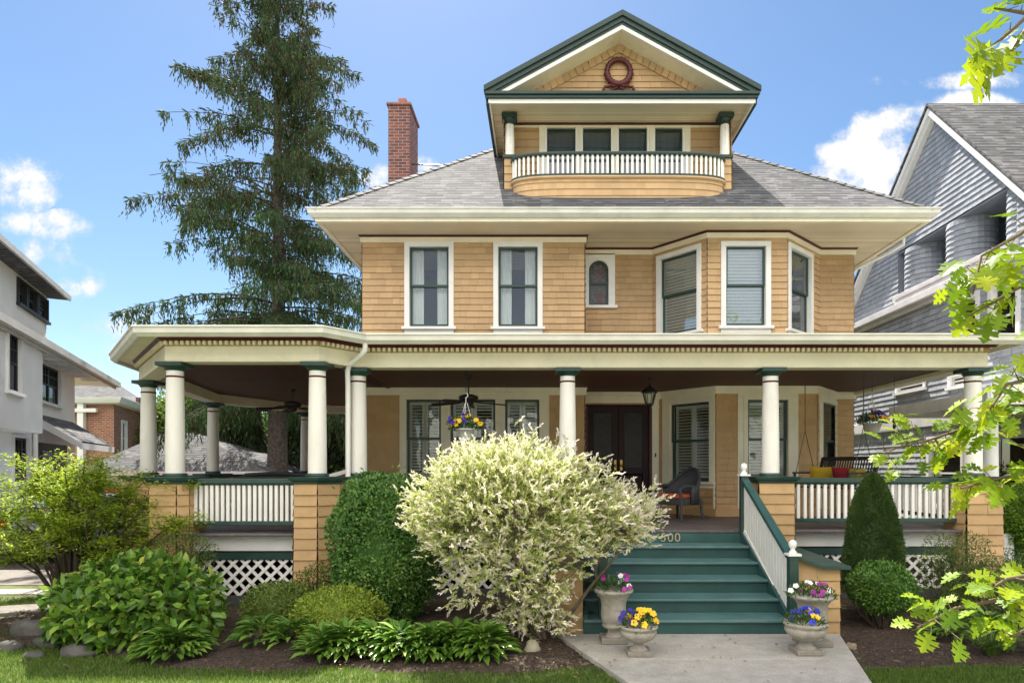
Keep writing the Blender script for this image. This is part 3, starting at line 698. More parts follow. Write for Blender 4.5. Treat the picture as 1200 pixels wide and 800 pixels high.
pier([(-3.55,9.86),(-3.55,9.30),(-3.22,9.30),(-2.98,9.56),(-2.98,9.86)])
pier([(-3.05,10.36),(-3.05,9.98),(-2.93,9.87),(-2.62,9.87),(-2.62,10.36)])
pier(sq(*CD)); pier(sq(*CE)); pier(sq(*CF)); pier(sq(.40,10.10)); pier(sq(3.56,10.10,.265)); pier(sq(6.71,10.10,.27)); pier(sq(6.71,14.4))
# railings ---------------------------------------------------------
BAL = 0
def railing(a, b, n, ztop=1.895, zbot=1.27, yo=0.0):
    F = Frame(*a, *b); m = MB()
    m.fb(F, 0, F.len, ztop-.075, ztop, -.055, .055); m.fb(F, 0, F.len, ztop-.10, ztop-.075, -.03, .03)
    r = part('railing', m, GREEN, house, bevel=.008)
    m = MB(); m.fb(F, 0, F.len, zbot-.06, zbot, -.04, .05); part('bottom_rail', m, GREEN, r, bevel=.006)
    bm = None
    for i in range(n):
        u = F.len*(i+.5)/n
        if bm is None or True:
            m = MB(); m.fb(F, u-.023, u+.023, zbot, ztop-.10, -.023, .023); part('baluster', m, WHITE, r, bevel=.003)
    return r
railing((-5.13,9.55), (-3.55,9.55), 20)
railing((3.825,10.08), (6.44,10.08), 25)
def plainrail(a, b):
    F = Frame(*a, *b); m = MB(); m.fb(F, .25, F.len-.25, 1.82, 1.895, -.055, .055); m.fb(F, .25, F.len-.25, 1.21, 1.27, -.04, .04)
    u = .32
    return part('railing', m, GREEN, house), F
r, F = plainrail(CD, CA); m = MB()
def bals(r, F, st=.135):
    m = MB(); u = .3
    while u < F.len-.25: m.fb(F, u, u+.045, 1.27, 1.82, -.022, .022); u += st
    o = part('balusters', m, WHITE, r); return o
bals(r, F)
for (a, b) in ((CE, CD), (CF, CE), (CR_, (6.71,14.4)), ((-2.95,10.08), (.4,10.08))):
    r, F = plainrail(a, b); bals(r, F)
# skirt boards, green beam and lattice below the porch floor
segs = [(Frame(*CA, *CB_), .27, 2.095-.25, 0.0), (Frame(*CC_, *CR_), .25, 3.0, 0.0), (Frame(*CC_, *CR_), 6.69, 9.30, 0.0), (Frame(*CD, *CA), .2, 2.3, 0.0)]
SKM = surf('skirt_white', (.76,.75,.73), .5, .06, 3, dirt=.15, dirtc=(.45,.43,.40)); BSM = surf('dark_base', (.07,.07,.075), .8)
for (F, a, b, _) in segs:
    m1 = MB(); m2 = MB(); m3 = MB()
    m1.fb(F, a, b, .835, 1.02, .0, .05); m1.fb(F, a, b, 1.021, 1.058, .0, .085)
    m2.fb(F, a, b, .70, .815, -.03, .01); m2.fb(F, b-.07, b, .0, .70, -.03, .008); m2.fb(F, a, a+.07, .0, .70, -.03, .008)
    m3.fb(F, a, b, .02, .17, -.06, .0)
    part('skirt_board', m1, SKM, house, bevel=.005); part('skirt_beam', m2, GREEN, house, bevel=.004); part('base_board', m3, BSM, house)
for (F, a, b, _) in segs:
    m = MB(); p = .185; w = .044; z0, z1 = .17, .70
    for sgn, d in ((1, -.012), (-1, -.022)):
        k = a-1.0
        while k < b+1.0:
            # strip from (k,z0) to (k+-(z1-z0), z1), clipped to a..b
            ua, ub = k, k+sgn*(z1-z0); za, zb = z0, z1
            lo, hi = a+.07, b-.07
            t0, t1 = 0.0, 1.0
            for lim, side in ((lo, 0), (hi, 1)):
                fa = (ua-lim)*(1 if side == 0 else -1); fb_ = (ub-lim)*(1 if side == 0 else -1)
                if fa < 0 and fb_ < 0: t0, t1 = 1, 0
                elif fa < 0: t0 = max(t0, fa/(fa-fb_))
                elif fb_ < 0: t1 = min(t1, fa/(fa-fb_))
            if t1-t0 > .05:
                P = Vector(F.P(ua+(ub-ua)*t0, za+(zb-za)*t0, d)); Q = Vector(F.P(ua+(ub-ua)*t1, za+(zb-za)*t1, d))
                m.bar(P, Q, .008, w*1.0, up=(F.n[0], F.n[1], 0)) if False else m.obox((P+Q)/2, Q-P, (F.n[0],F.n[1],0), (Q-P).cross(Vector((F.n[0],F.n[1],0))), (Q-P).length/2, .004, w/2)
            k += p
    part('lattice', m, WHITE, house)
# the dark void behind the lattice
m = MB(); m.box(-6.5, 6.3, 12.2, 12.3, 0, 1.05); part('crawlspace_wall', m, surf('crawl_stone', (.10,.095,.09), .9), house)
# stairs -----------------------------------------------------------
SX0, SX1, T, RI = .50, 2.98, .392, ZF/6
stair = MB(); tr = MB()
z00 = .058; RI = (ZF-z00)/6
for k in range(6):      # k = 0 top riser
    y = 9.80-.04-k*T; zt = ZF-k*RI; zb = zt-RI
    stair.box(SX0-(.0 if k < 1 else 0), SX1, y, y+.03+T*.98, zb+.0, zt-.036-(.004 if k == 0 else 0))
    if k: tr.box(SX0, SX1, y-.045, y+T-.002, zt-.035, zt)
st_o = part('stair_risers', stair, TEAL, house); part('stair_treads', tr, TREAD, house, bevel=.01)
# stair rails with newels
def newel(x, y, z0, z1, ball=True, par=None):
    m = MB(); m.box(x-.055, x+.055, y-.055, y+.055, z0, z1); o = part('newel_post', m, GREEN, par or house, bevel=.006)
    c = MB(); c.box(x-.078, x+.078, y-.078, y+.078, z1, z1+.025)
    c.lathe((x,y,z1+.025), [(.043,0),(.047,.018),(.026,.045),(.024,.058),(.038,.074),(.048,.102),(.048,.124),(.038,.150),(.012,.165)], 18); part('finial', c, WHITE, o)
    return o
def stair_rail(x, n, zlow0, label):
    ya, yb = 9.70, 7.93; za, zb = 1.86, .97
    m = MB(); m.bar((x,ya,za), (x,yb,zb), .10, .055, up=(1,0,0)) if False else m.obox(((x), (ya+yb)/2, (za+zb)/2), (0,yb-ya,zb-za), (1,0,0), Vector((0,yb-ya,zb-za)).cross(Vector((1,0,0))), math.hypot(yb-ya,zb-za)/2, .055, .03)
    r = part('stair_rail', m, TEAL, house, bevel=.01)
    newel(x, 9.76, ZF-.2, 1.93, par=r); newel(x, 7.86, .058, .99, par=r)
    m = MB()
    for i in range(n):
        t = (i+.5)/n; y = ya+(yb-ya)*t; z1 = za+(zb-za)*t-.03; z0 = z1-.70+(0.02*t)
        m.box(x-.02, x+.02, y-.046, y+.046, max(z0, .07), z1)
        if label == 'seen': part('baluster', m, WHITE, r, bevel=.004); m = MB()
    if m.v: part('balusters', m, WHITE, r)
    m = MB(); m.obox((x, (ya+yb)/2, (za+zb)/2-.74), (0,yb-ya,zb-za), (1,0,0), Vector((0,yb-ya,zb-za)).cross(Vector((1,0,0))), math.hypot(yb-ya,zb-za)/2*.97, .03, .03); part('bottom_rail', m, WHITE, r)
    return r
stair_rail(3.04, 17, 0, 'seen'); stair_rail(.74, 17, 0, '')
# wing walls with sloping green caps
for (x0, x1, sg) in ((3.10, 3.64, 1), (.145, .50, -1)):
    m = MB(); poly = [(x0,9.8),(x0,7.93),(x1,7.93),(x1,9.8)]
    for i in range(3): F = Frame(*poly[i], *poly[i+1]); m.shingles(F, 0, F.len, .02, .84, (), .16, (.14,.3))
    p = part('wing_wall', m, TAN_P, house)
    c = MB(); xm = x0+.30 if sg > 0 else x1
    if sg > 0:
        v = [(x0-.01,7.84,.99),(xm,7.84,.875),(x1+.10,7.84,.865),(x0-.01,9.8,1.02),(xm,9.8,.90),(x1+.10,9.8,.90)]
    else:
        v = [(x0-.08,7.84,.865),(x0+.1,7.84,.87),(x1+.02,7.84,.88),(x0-.08,9.8,.9),(x0+.1,9.8,.9),(x1+.02,9.8,.9)]
    v2 = [(a,b,zz-.05) for a,b,zz in v]
    c.add(v+v2, [(0,1,4,3),(1,2,5,4),(6,7,1,0),(7,8,2,1),(9,10,7,6),(10,11,8,7),(8,11,5,2),(0,3,9,6)])
    part('wing_cap', c, GREEN, p, bevel=.004)
    if sg > 0:
        g = MB(); g.add([(x0,7.925,.82),(xm,7.925,.82),(xm,7.925,.84),(x0,7.925,.95)], [(0,1,2,3)], tone=.55); part('wing_gusset', g, TAN_P, p)
# house number
cu = bpy.data.curves.new('number', 'FONT'); cu.body = '500'; cu.size = .185; cu.extrude = .006; cu.space_character = 1.15
tmp = bpy.data.objects.new('number_text', cu); C.objects.link(tmp)
bpy.context.view_layer.update(); dg = bpy.context.evaluated_depsgraph_get()
me = bpy.data.meshes.new_from_object(tmp.evaluated_get(dg)); bpy.data.objects.remove(tmp)
vs = np.empty(len(me.vertices)*3); me.vertices.foreach_get('co', vs); vs = vs.reshape(-1,3)
nx = PX(773.5, 9.76)
fs = [tuple(p.vertices) for p in me.polygons]
isl = [0, 0, 0]
# split the three digits by x
wx = vs[:,0].max()/3
for d in range(3):
    keep = [f for f in fs if d*wx-.004 <= np.mean(vs[list(f),0]) < (d+1)*wx+(.02 if d == 2 else -.004)]
    m = MB(); mp = {}
    for f in keep:
        for i in f:
            if i not in mp: mp[i] = len(m.v); m.v.append((nx+vs[i,0], 9.745-vs[i,2], .945+vs[i,1]))
        m.f.append(tuple(mp[i] for i in f)); m.sm.append(False); m.tone.append(.5)
    part('house_digit', m, surf('number_brass', (.42,.36,.26), .4, metal=.3), house)
# downspout at the turret junction
m = MB(); xd, yd = -2.79, 9.86
m.tube([(-2.62,9.62,3.90),(-2.62,9.62,3.80),(-2.70,9.68,3.72),(-2.92,9.84,3.62),(-2.96,9.88,3.52),(-2.96,9.9,3.3),(-2.96,9.9,1.9),(-2.96,9.8,.3)], .04, 10)
part('downspout', m, WHITE, house)
# ---------------------------------------------------------------- main roof
EX0, EX1, EY0, EY1, EZ, PI_ = -4.30, 7.34, 12.08, 24.6, 6.86, .85
hw = (EX1-EX0)/2; ax = (EX0+EX1)/2; az = EZ+PI_*hw; ya_, yb_ = EY0+hw, EY1-hw
m = MB()
V = [(EX0,EY0,EZ),(EX1,EY0,EZ),(EX1,EY1,EZ),(EX0,EY1,EZ),(ax,ya_,az),(ax,yb_,az)]
m.add(V, [(0,1,4),(1,2,5,4),(2,3,5),(3,0,4,5)])
m.add([(a,b,z-.04) for a,b,z in V[:4]]+V[:4], [(0,1,5,4),(1,2,6,5),(2,3,7,6),(3,0,4,7)])
part('main_roof', m, ROOF, house)
m = MB()
for a in (0, 1):
    P, Q = Vector(V[a]), Vector(V[4]); n = 46
    for i in range(n):
        c = P.lerp(Q, (i+.5)/n); d = (Q-P).normalized()
        for sx in (-1, 1):
            side = Vector((1,0,0)) if sx == (1 if a == 0 else -1) else Vector((0,1,0))
            tdir = Vector((1 if a == 0 else -1,0,0)) if sx > 0 else Vector((0,1,0))
            nrm = Vector((0,-PI_,1)).normalized() if sx > 0 else Vector(((-PI_ if a == 0 else PI_),0,1)).normalized()
            acr = nrm.cross(d).normalized(); acr = acr if acr.dot(tdir) > 0 else -acr
            lift = nrm*(.018+.006*(i % 2)); h = (Q-P).length/n*.5
            p = [c-d*h*1.05+lift, c+d*h+lift*.3, c+d*h+acr*.13+lift*.3, c-d*h*1.05+acr*.13+lift]
            m.add(p, [(0,1,2,3)], tone=random.random())
part('hip_cap', m, surf('hip_shingle', (.13,.13,.13), .9, .2, 6, tone=.3, bump=.4, bs=150), house)
# fascia, soffit, gutter
rect = [(EX0+.07,EY1),(EX0+.07,EY0+.07),(EX1-.07,EY0+.07),(EX1-.07,EY1)]
m = MB(); m.prism([(EX0+.1,EY1-.1),(EX0+.1,EY0+.1),(EX1-.1,EY0+.1),(EX1-.1,EY1-.1)], ZS, ZS+.02); part('main_soffit', m, SOFF, house)
m = MB(); m.sweep(rect, [(-.08,ZS-.025),(.015,ZS-.025),(.015,EZ-.05),(-.08,EZ-.05)]); part('fascia', m, CREAM, house)
m = MB(); m.sweep(rect, [(.017,EZ-.14),(.06,EZ-.14),(.12,EZ-.08),(.13,EZ-.01),(.15,EZ-.005),(.15,EZ+.015),(.125,EZ+.02),(.11,EZ-.005),(.04,EZ-.005),(.017,EZ+.01)]); part('main_gutter', m, GUTTER, house)
# leader at the right eave corner
m = MB(); m.tube([(7.36,13.2,6.72),(7.36,13.2,6.60),(7.2,13.4,6.50),(6.68,13.9,6.28),(6.64,13.95,6.15),(6.64,13.95,4.2)], .038, 8); part('downspout', m, WHITE, house)
# chimney
m = MB(); m.box(-3.79,-3.26,16.0,17.05,5.5,10.98); ch = part('chimney', m, BRICK, house)
m = MB(); m.box(-3.83,-3.22,15.96,17.09,10.98,11.05); part('chimney_cap', m, BRICK, ch, bevel=.01)
m = MB(); m.box(-3.58,-3.38,16.15,16.45,11.05,11.25); part('flue', m, surf('flue_clay', (.38,.14,.08), .8), ch, bevel=.01)
m = MB(); m.tube([(-3.3,16.2,9.63),(-1.9,16.3,9.62)], .016, 6); part('chimney_brace', m, DARK, house)

# ---------------------------------------------------------------- dormer
DX0, DX1, DYF, DYR = -.75, 3.78, 12.95, 13.42
Fd = Frame(DX0, DYR, DX1, DYR)
dw = [(Fd.fu(a), Fd.fu(b)) for (a, b) in ((641,674.4),(683,716),(725,758),(767.5,799.7))]
zdt, zdb = 9.07, 7.92
m = MB(); m.shingles(Fd, 0, Fd.len, 7.7, 9.16, [(dw[0][0]-.1, dw[3][1]+.1, 7.0, 9.3)], .16, (.3,.6)); 
Fl = Frame(DX0, 16.2, DX0, DYF); Fr = Frame(DX1, DYF, DX1, 16.2)
def cheekclip(F, rev):
    def c(z):
        yr = 12.08+(z-EZ)/PI_; return ((16.2-yr-.25 if not rev else 0)*0, F.len)
    return c
m.shingles(Fl, 0, Fl.len, 7.5, 9.16, (), .16, (.2,.4)); m.shingles(Fr, 0, Fr.len, 7.5, 9.16, (), .16, (.2,.4))
# inner faces of the balcony cheeks
m.shingles(Frame(DX0+.1, DYF, DX0+.1, DYR), 0, DYR-DYF, 7.6, 9.16, (), .16, (.2,.4)); m.shingles(Frame(DX1-.1, DYR, DX1-.1, DYF), 0, DYR-DYF, 7.6, 9.16, (), .16, (.2,.4))
part('dormer_wall', m, TAN, house)
# piers of the balcony
for xa, xb in ((DX0, DX0+.20), (DX1-.20, DX1)):
    m = MB(); m.shingles(Frame(xa, DYF, xb, DYF), 0, xb-xa, 7.45, 8.22, (), .155, (.25,.4)); m.shingles(Frame(xa, DYR, xa, DYF), 0, DYR-DYF, 7.45, 8.22, (), .155, (.25,.4)); m.shingles(Frame(xb, DYF, xb, DYR), 0, DYR-DYF, 7.45, 8.22, (), .155, (.25,.4))
    bp_ = part('balcony_pier', m, TAN, house)
    m = MB(); m.box(xa-.03, xb+.03, DYF-.045, DYF+.3, 8.22, 8.285); part('pier_cap', m, GREEND, bp_, bevel=.006)
    xc = (xa+xb)/2; yc = DYF+.10
    m = MB(); m.lathe((xc,yc,0), [(.105,8.286),(.105,8.30),(.098,8.32),(.097,8.6),(.086,8.93)], 22); c = part('column', m, COLW, house)
    m = MB(); m.lathe((xc,yc,0), [(.09,8.93),(.105,8.945),(.105,8.965),(.092,8.97),(.095,9.0),(.13,9.04)], 22); m.box(xc-.15,xc+.15,yc-.15,yc+.15,9.04,9.125); part('capital', m, GREEND, c, bevel=.005)
# windows in the recess
for i, (a, b) in enumerate(dw):
    m = MB(); m.fb(Fd, a-.05, a, zdb, zdt, -.1, .03); m.fb(Fd, b, b+.05, zdb, zdt, -.1, .03); wi = part('window', m, WHITE, house, bevel=.004)
    m = MB(); m.fb(Fd, a, b, zdt-.035, zdt, -.06, -.02); m.fb(Fd, a, b, zdb, zdb+.04, -.06, -.02); m.fb(Fd, a, a+.03, zdb+.04, zdt-.035, -.06, -.02); m.fb(Fd, b-.03, b, zdb+.04, zdt-.035, -.06, -.02); m.fb(Fd, a+.03, b-.03, 8.40, 8.44, -.06, -.022); part('sash', m, GREEND, wi)
    m = MB(); m.fb(Fd, a+.03, b-.03, zdb+.04, zdt-.035, -.045, -.04); part('pane', m, GLASS, wi)
    m = MB(); m.fb(Fd, a+.03, b-.03, zdb+.04, zdt-.035, -.13, -.12); part('shade', m, surf('window_shade', (.12,.15,.20), .8), wi)
    m = MB()
    for k in (1, 2, 3): m.fb(Fd, a+(b-a)*k/4-.005, a+(b-a)*k/4+.005, zdb+.05, zdt-.04, -.118, -.112)
    for k in range(1, 5): m.fb(Fd, a+.03, b-.03, zdb+(zdt-zdb)*k/5-.005, zdb+(zdt-zdb)*k/5+.005, -.1185, -.1125)
    part('muntins', m, surf('muntin_dark', (.05,.06,.075), .6), wi)
m = MB(); 
for a, b in [(dw[0][0]-.16, dw[0][0]-.051)]+[(dw[i][1]+.051, dw[i+1][0]-.051) for i in range(3)]+[(dw[3][1]+.051, dw[3][1]+.16)]: m.fb(Fd, a, b, 7.7, 9.12, -.02, .035)
m.fb(Fd, dw[0][0]-.16, dw[3][1]+.16, zdt+.001, 9.12, -.02, .0325); m.fb(Fd, .02, Fd.len-.02, 9.075, 9.12, 0, .028)
part('dormer_casing', m, CREAM, house, bevel=.003)
m = MB(); m.fb(Fd, 0, Fd.len, 9.121, 9.158, .0, .06); part('dormer_red_molding', m, MAROON, house)
# bowed balcony front
xs0, xs1 = -.57, 3.60; bow = []
for i in range(41):
    s_ = -1+2*i/40; s2 = math.copysign(abs(s_)**.55, s_) if False else math.sin(s_*math.pi/2)
    bow.append(((xs0+xs1)/2+(xs1-xs0)/2*s2, 12.93-.34*(1-abs(s2)**5)**.45))
def along(path, n):
    ls = [0]
    for i in range(1, len(path)): ls.append(ls[-1]+math.hypot(path[i][0]-path[i-1][0], path[i][1]-path[i-1][1]))
    out = []
    for k in range(n):
        t = ls[-1]*(k+.5)/n
        for i in range(1, len(ls)):
            if ls[i] >= t: f = (t-ls[i-1])/(ls[i]-ls[i-1]); out.append((path[i-1][0]+(path[i][0]-path[i-1][0])*f, path[i-1][1]+(path[i][1]-path[i-1][1])*f)); break
    return out
m = MB()
for i in range(40):
    F = Frame(*bow[i], *bow[i+1])
    for r in range(4):
        za = 7.20+r*.13; m.add([F.P(0,za,.02+(.0)),F.P(F.len,za,.02),F.P(F.len,za+.134,.004),F.P(0,za+.134,.004),F.P(0,za,0),F.P(F.len,za,0)], [(0,1,2,3),(4,5,1,0)], tone=random.uniform(.25,.75))
part('balcony_skirt', m, TAN, house)
m = MB(); m.sweep(bow, [(-.05,7.655),(.03,7.655),(.06,7.675),(.06,7.70),(-.05,7.70)]); part('balcony_bottom_trim', m, surf('pink_tan_paint', (.62,.42,.24), .5), house)
m = MB(); m.sweep(bow, [(-.05,7.702),(.05,7.702),(.05,7.745),(-.05,7.745)]); m.add([], [])
m.prism([(x,y+.02) for x,y in bow][::-1]+[(xs0,DYR),(xs1,DYR)], 7.69, 7.70)
br_ = part('balcony_bottom_rail', m, GREEND, house)
m = MB(); m.sweep(bow, [(-.045,8.115),(.045,8.115),(.055,8.14),(.045,8.17),(-.045,8.17)]); br2 = part('balcony_railing', m, GREEND, house)
for (x, y) in along(bow, 46): m = MB(); m.box(x-.021, x+.021, y-.021, y+.021, 7.745, 8.116); part('baluster', m, WHITE, br2)
# gable: cornice, soffit, rakes, tympanum
gx0, gx1, gy = -1.05, 4.13, 12.47; gm = (gx0+gx1)/2; ge = 9.09; ga = 10.66; yk = 17.0
sl = (ga-(ge+.16))/((gx1-gx0)/2)
m = MB(); m.box(gx0+.06, gx1-.06, gy+.03, 15.2, 9.158, 9.175); part('dormer_soffit', m, SOFF, house)
m = MB(); m.box(gx0+.02, gx1-.02, gy, gy+.03, 9.065, 9.135); m.box(gx0+.05, gx1-.05, gy-.012, gy+.029, 9.050, 9.064)
m.box(gx0+.03, gx0+.06, gy+.031, 15.2, 9.07, 9.20); m.box(gx1-.06, gx1-.03, gy+.031, 15.2, 9.07, 9.20)
part('cornice_white_band', m, WHITE, house, bevel=.003)
m = MB(); m.box(gx0-.02, gx1+.02, gy-.05, gy+.06, 9.137, 9.19); m.box(gx0-.045, gx1+.045, gy-.085, gy+.06, 9.192, 9.25)
m.box(gx0-.03, gx0+.028, gy+.061, 15.1, 9.07, 9.26); m.box(gx1-.028, gx1+.03, gy+.061, 15.1, 9.07, 9.26)
part('cornice', m, GREEND, house, bevel=.008)
m = MB()   # cornice top ledge
m.box(gx0, gx1, gy-.06, 13.0, 9.251, 9.262); part('cornice_ledge', m, GREEND, house)
# rakes
def rake(m, dz0, dz1, y0, y1, x_in=0):
    for sg in (-1, 1):
        xe = gm+sg*(gx1-gm-x_in); ze = ge+.16+sl*x_in
        V_ = [(xe,y0,ze+dz0),(gm,y0,ga+dz0),(gm,y0,ga+dz1),(xe,y0,ze+dz1),(xe,y1,ze+dz0),(gm,y1,ga+dz0),(gm,y1,ga+dz1),(xe,y1,ze+dz1)]
        f = [(0,1,2,3),(5,4,7,6),(4,0,3,7),(1,5,6,2),(3,2,6,7),(4,5,1,0)]
        if sg > 0: f = [q[::-1] for q in f]
        m.add(V_, f)
m = MB(); rake(m, .03, .13, gy-.10, gy+.06, -.06); rake(m, -.06, .029, gy-.06, gy+.05); rake(m, -.10, -.061, gy-.035, gy+.05, .08); part('rake_board', m, GREEND, house)
m = MB(); rake(m, -.185, -.102, gy-.015, gy+.04, .22); part('rake_white_band', m, WHITE, house)
m = MB(); rake(m, -.165, -.15, gy+.041, 12.96, .30); part('rake_soffit', m, CREAM, house)
m = MB(); rake(m, .07, .136, gy-.085, yk, -.055); part('dormer_roof', m, ROOF, house)
Ft = Frame(gx0, 12.95, gx1, 12.95); hwg = (gx1-gx0)/2
m = MB(); m.shingles(Ft, 0, 2*hwg, 9.262, 10.60, (), .122, (.22,.42), clip=lambda z: (hwg-(ga-.15-z)/sl+.02, hwg+(ga-.15-z)/sl-.02))
ty = part('tympanum', m, TAN, house)
m = MB()
for sg in (-1, 1):   # raked border of shingles
    n = 17
    for i in range(n):
        t0, t1 = i/n, (i+1)/n; L_ = hwg-.42
        xa, xb = gm+sg*L_*(1-t0), gm+sg*L_*(1-t1); xb -= sg*0; xa += -sg*.012; za, zb = ga-.16-sl*L_*(1-t0)+sl*.012, ga-.16-sl*L_*(1-t1)
        j = random.uniform(0,.012)
        nx_, nz_ = -sg*0, -1
        q = [(xa,12.925-j,za),(xb,12.925-j,zb),(xb-sg*.06,12.905-j,zb-.155),(xa-sg*.06,12.905-j,za-.155)]
        q2 = [(a,12.945,c) for a,b,c in q[2:]]
        m.add(q+q2, [(0,1,2,3) if sg < 0 else (3,2,1,0),(3,2,4,5)], tone=random.uniform(.1,.9))
part('tympanum_border', m, TAN, ty)
# wreath ornament
m = MB(); wc = (PX(725,12.88), 12.87, PZ(84.5,12.87)); n = 40
ring_ = [(wc[0]+.235*math.cos(2*math.pi*i/n), wc[1], wc[2]+.245*math.sin(2*math.pi*i/n)) for i in range(n+1)]
m.tube(ring_, [.042+.018*(i % 2)+.012*(math.sin(2*math.pi*i/n) < 0) for i in range(n+1)], 8)
for sg in (-1, 1):
    z = wc[2]-.27
    m.tube([(wc[0], 12.88, z),(wc[0]+sg*.10,12.86,z-.02),(wc[0]+sg*.17,12.87,z+.01),(wc[0]+sg*.22,12.87,z-.03),(wc[0]+sg*.27,12.87,z-.02),(wc[0]+sg*.31,12.88,z-.10)], [.03,.03,.028,.026,.028,.03], 8)
    m.tube([(wc[0], 12.88, z),(wc[0]+sg*.06,12.86,z-.07),(wc[0]+sg*.12,12.87,z-.06),(wc[0]+sg*.10,12.87,z-.12),(wc[0]+sg*.04,12.87,z-.13)], .022, 8)
m.ell((wc[0],12.89,wc[2]-.25), (.05,.04,.05))
part('wreath', m, MAROON, house)

# ================================================================ things on the porch
def fan(loc, zceil, label, drop=.38, rot=0, sweep_=.62):
    t = thing('ceiling_fan', (loc[0], loc[1], zceil-drop), label, 'ceiling fan', 'ceiling fans under the porch roof')
    x, y, z = loc[0], loc[1], zceil-drop
    m = MB(); m.tube([(x,y,z+.08),(x,y,zceil-.03)], .014, 8); part('rod', m, DARK, t)
    m = MB(); m.lathe((x,y,zceil-.06), [(.02,0),(.06,.02),(.07,.06)], 18); part('ceiling_rose', m, DARK, t)
    m = MB(); m.lathe((x,y,z), [(.04,-.12),(.08,-.10),(.09,-.05),(.06,-.035),(.15,-.02),(.175,.02),(.165,.06),(.10,.085),(.03,.10)], 24); part('motor', m, DARK, t)
    for k in range(5):
        a = rot+2*math.pi*k/5; d = Vector((math.cos(a), math.sin(a), -.05)); s = Vector((-math.sin(a), math.cos(a), .22)).normalized()
        c0 = Vector((x,y,z-.04))
        m = MB(); pts = [(.12,.015),(.22,.05),(.30,.062),(.5,.07),(.66,.072),(.70,.05)]
        up = d.cross(s).normalized()*.005
        vs = []
        for (r_, w) in pts: vs += [c0+d*r_+s*w+up, c0+d*r_-s*w+up, c0+d*r_-s*w-up, c0+d*r_+s*w-up]
        fs = [(0,1,2,3),(len(vs)-1,len(vs)-2,len(vs)-3,len(vs)-4)]
        for i in range(len(pts)-1):
            for q in range(4): fs.append((4*i+q, 4*i+(q+1)%4, 4*i+4+(q+1)%4, 4*i+4+q)[::-1])
        m.add(vs, fs); part('blade', m, DOORM, t)
fan((PX(549,11.4), 11.4), ZC, 'dark five-bladed ceiling fan above the hanging basket of yellow pansies', .40, .35)
fan((PX(343,13.2), 13.2), ZC, 'dark ceiling fan under the round corner of the porch', .34, .9)
# lantern
lx, ly = PX(761,11.6), 11.6
t = thing('porch_lantern', (lx, ly, 3.3), 'black ribbed-glass lantern hanging in front of the double doors', 'lantern')
m = MB(); m.tube([(lx,ly,3.52),(lx,ly,ZC)], .006, 6); m.lathe((lx,ly,ZC-.03), [(.02,0),(.05,.03)], 14); part('chain', m, DARK, t)
m = MB(); m.lathe((lx,ly,3.39), [(.15,0),(.135,.04),(.09,.085),(.03,.11),(.012,.13),(.02,.15),(.008,.165)], 6); m.lathe((lx,ly,3.18), [(.03,-.03),(.075,0),(.075,.015),(.03,.018)], 6)
for k in range(6):
    a = 2*math.pi*k/6; m.tube([(lx+.07*math.cos(a),ly+.07*math.sin(a),3.19),(lx+.12*math.cos(a),ly+.12*math.sin(a),3.395)], .006, 5)
part('frame', m, DARK, t)
m = MB(); m.lathe((lx,ly,0), [(.066,3.197),(.114,3.388)], 6); part('glass', m, GLASS, t)
# pansy / flower / leaf mass helpers ------------------------------------------------
def npmesh(name, verts, faces_flat, fsize, tone, mat, parent=None, smooth=False):
    me = bpy.data.meshes.new(name); base = root_loc(parent) if parent is not None else Vector((0,0,0))
    v = np.asarray(verts, dtype=np.float32).reshape(-1,3)-np.array(base, dtype=np.float32)
    me.vertices.add(len(v)); me.vertices.foreach_set('co', v.ravel())
    nf = len(faces_flat)//fsize
    me.loops.add(nf*fsize); me.loops.foreach_set('vertex_index', np.asarray(faces_flat, dtype=np.int32))
    me.polygons.add(nf); me.polygons.foreach_set('loop_start', np.arange(0, nf*fsize, fsize, dtype=np.int32))
    try: me.polygons.foreach_set('loop_total', np.full(nf, fsize, dtype=np.int32))
    except Exception: pass
    me.polygons.foreach_set('use_smooth', np.full(nf, smooth))
    at = me.attributes.new('tone', 'FLOAT', 'FACE'); at.data.foreach_set('value', np.asarray(tone, dtype=np.float32))
    me.update(calc_edges=True); me.validate()
    me.materials.append(mat); o = bpy.data.objects.new(name, me); C.objects.link(o)
    if parent is not None: o.parent = parent
    return o
def unit(a): return a/np.maximum(np.linalg.norm(a, axis=1, keepdims=True), 1e-9)
TPL = {
 'leaf': (np.array([(0,0,0),(.45,.5,.10),(1,0,-.02),(.45,-.5,.10)]), [(0,3,2),(0,2,1)]),
 'quad': (np.array([(0,-.5,0),(1,-.35,0),(1,.35,0),(0,.5,0)]), [(0,1,2),(0,2,3)]),
 'broad': (np.array([(0,0,0),(.28,.44,.06),(.28,0,-.03),(.28,-.44,.06),(.65,.38,.05),(.65,0,-.03),(.65,-.38,.05),(1,0,-.14)]),
           [(0,2,1),(0,3,2),(1,2,5),(1,5,4),(2,3,6),(2,6,5),(4,5,7),(5,6,7)]),
 'strap': (np.array([(0,-.3,0),(0,.3,0),(.35,-.5,.16),(.35,.5,.16),(.7,-.35,.14),(.7,.35,.14),(1,0,-.08)]), [(0,2,3),(0,3,1),(2,4,5),(2,5,3),(4,6,5)]),
 'blade': (np.array([(0,-.5,0),(0,.5,0),(.55,.3,.08),(1,0,.0)]), [(0,3,2),(0,2,1)]),
}
def petals():
    vs = [(0,0,0)]; fs = []
    for k in range(5):
        a = 2*math.pi*k/5; b = len(vs)
        for (r, da) in ((.75,-.62),(1.0,-.25),(1.0,.25),(.75,.62)): vs.append((r*math.cos(a+da), r*math.sin(a+da), .08*(k % 2)+.03))
        fs += [(0,b,b+1),(0,b+1,b+2),(0,b+2,b+3)]
    return np.array(vs), fs
TPL['flower'] = petals()
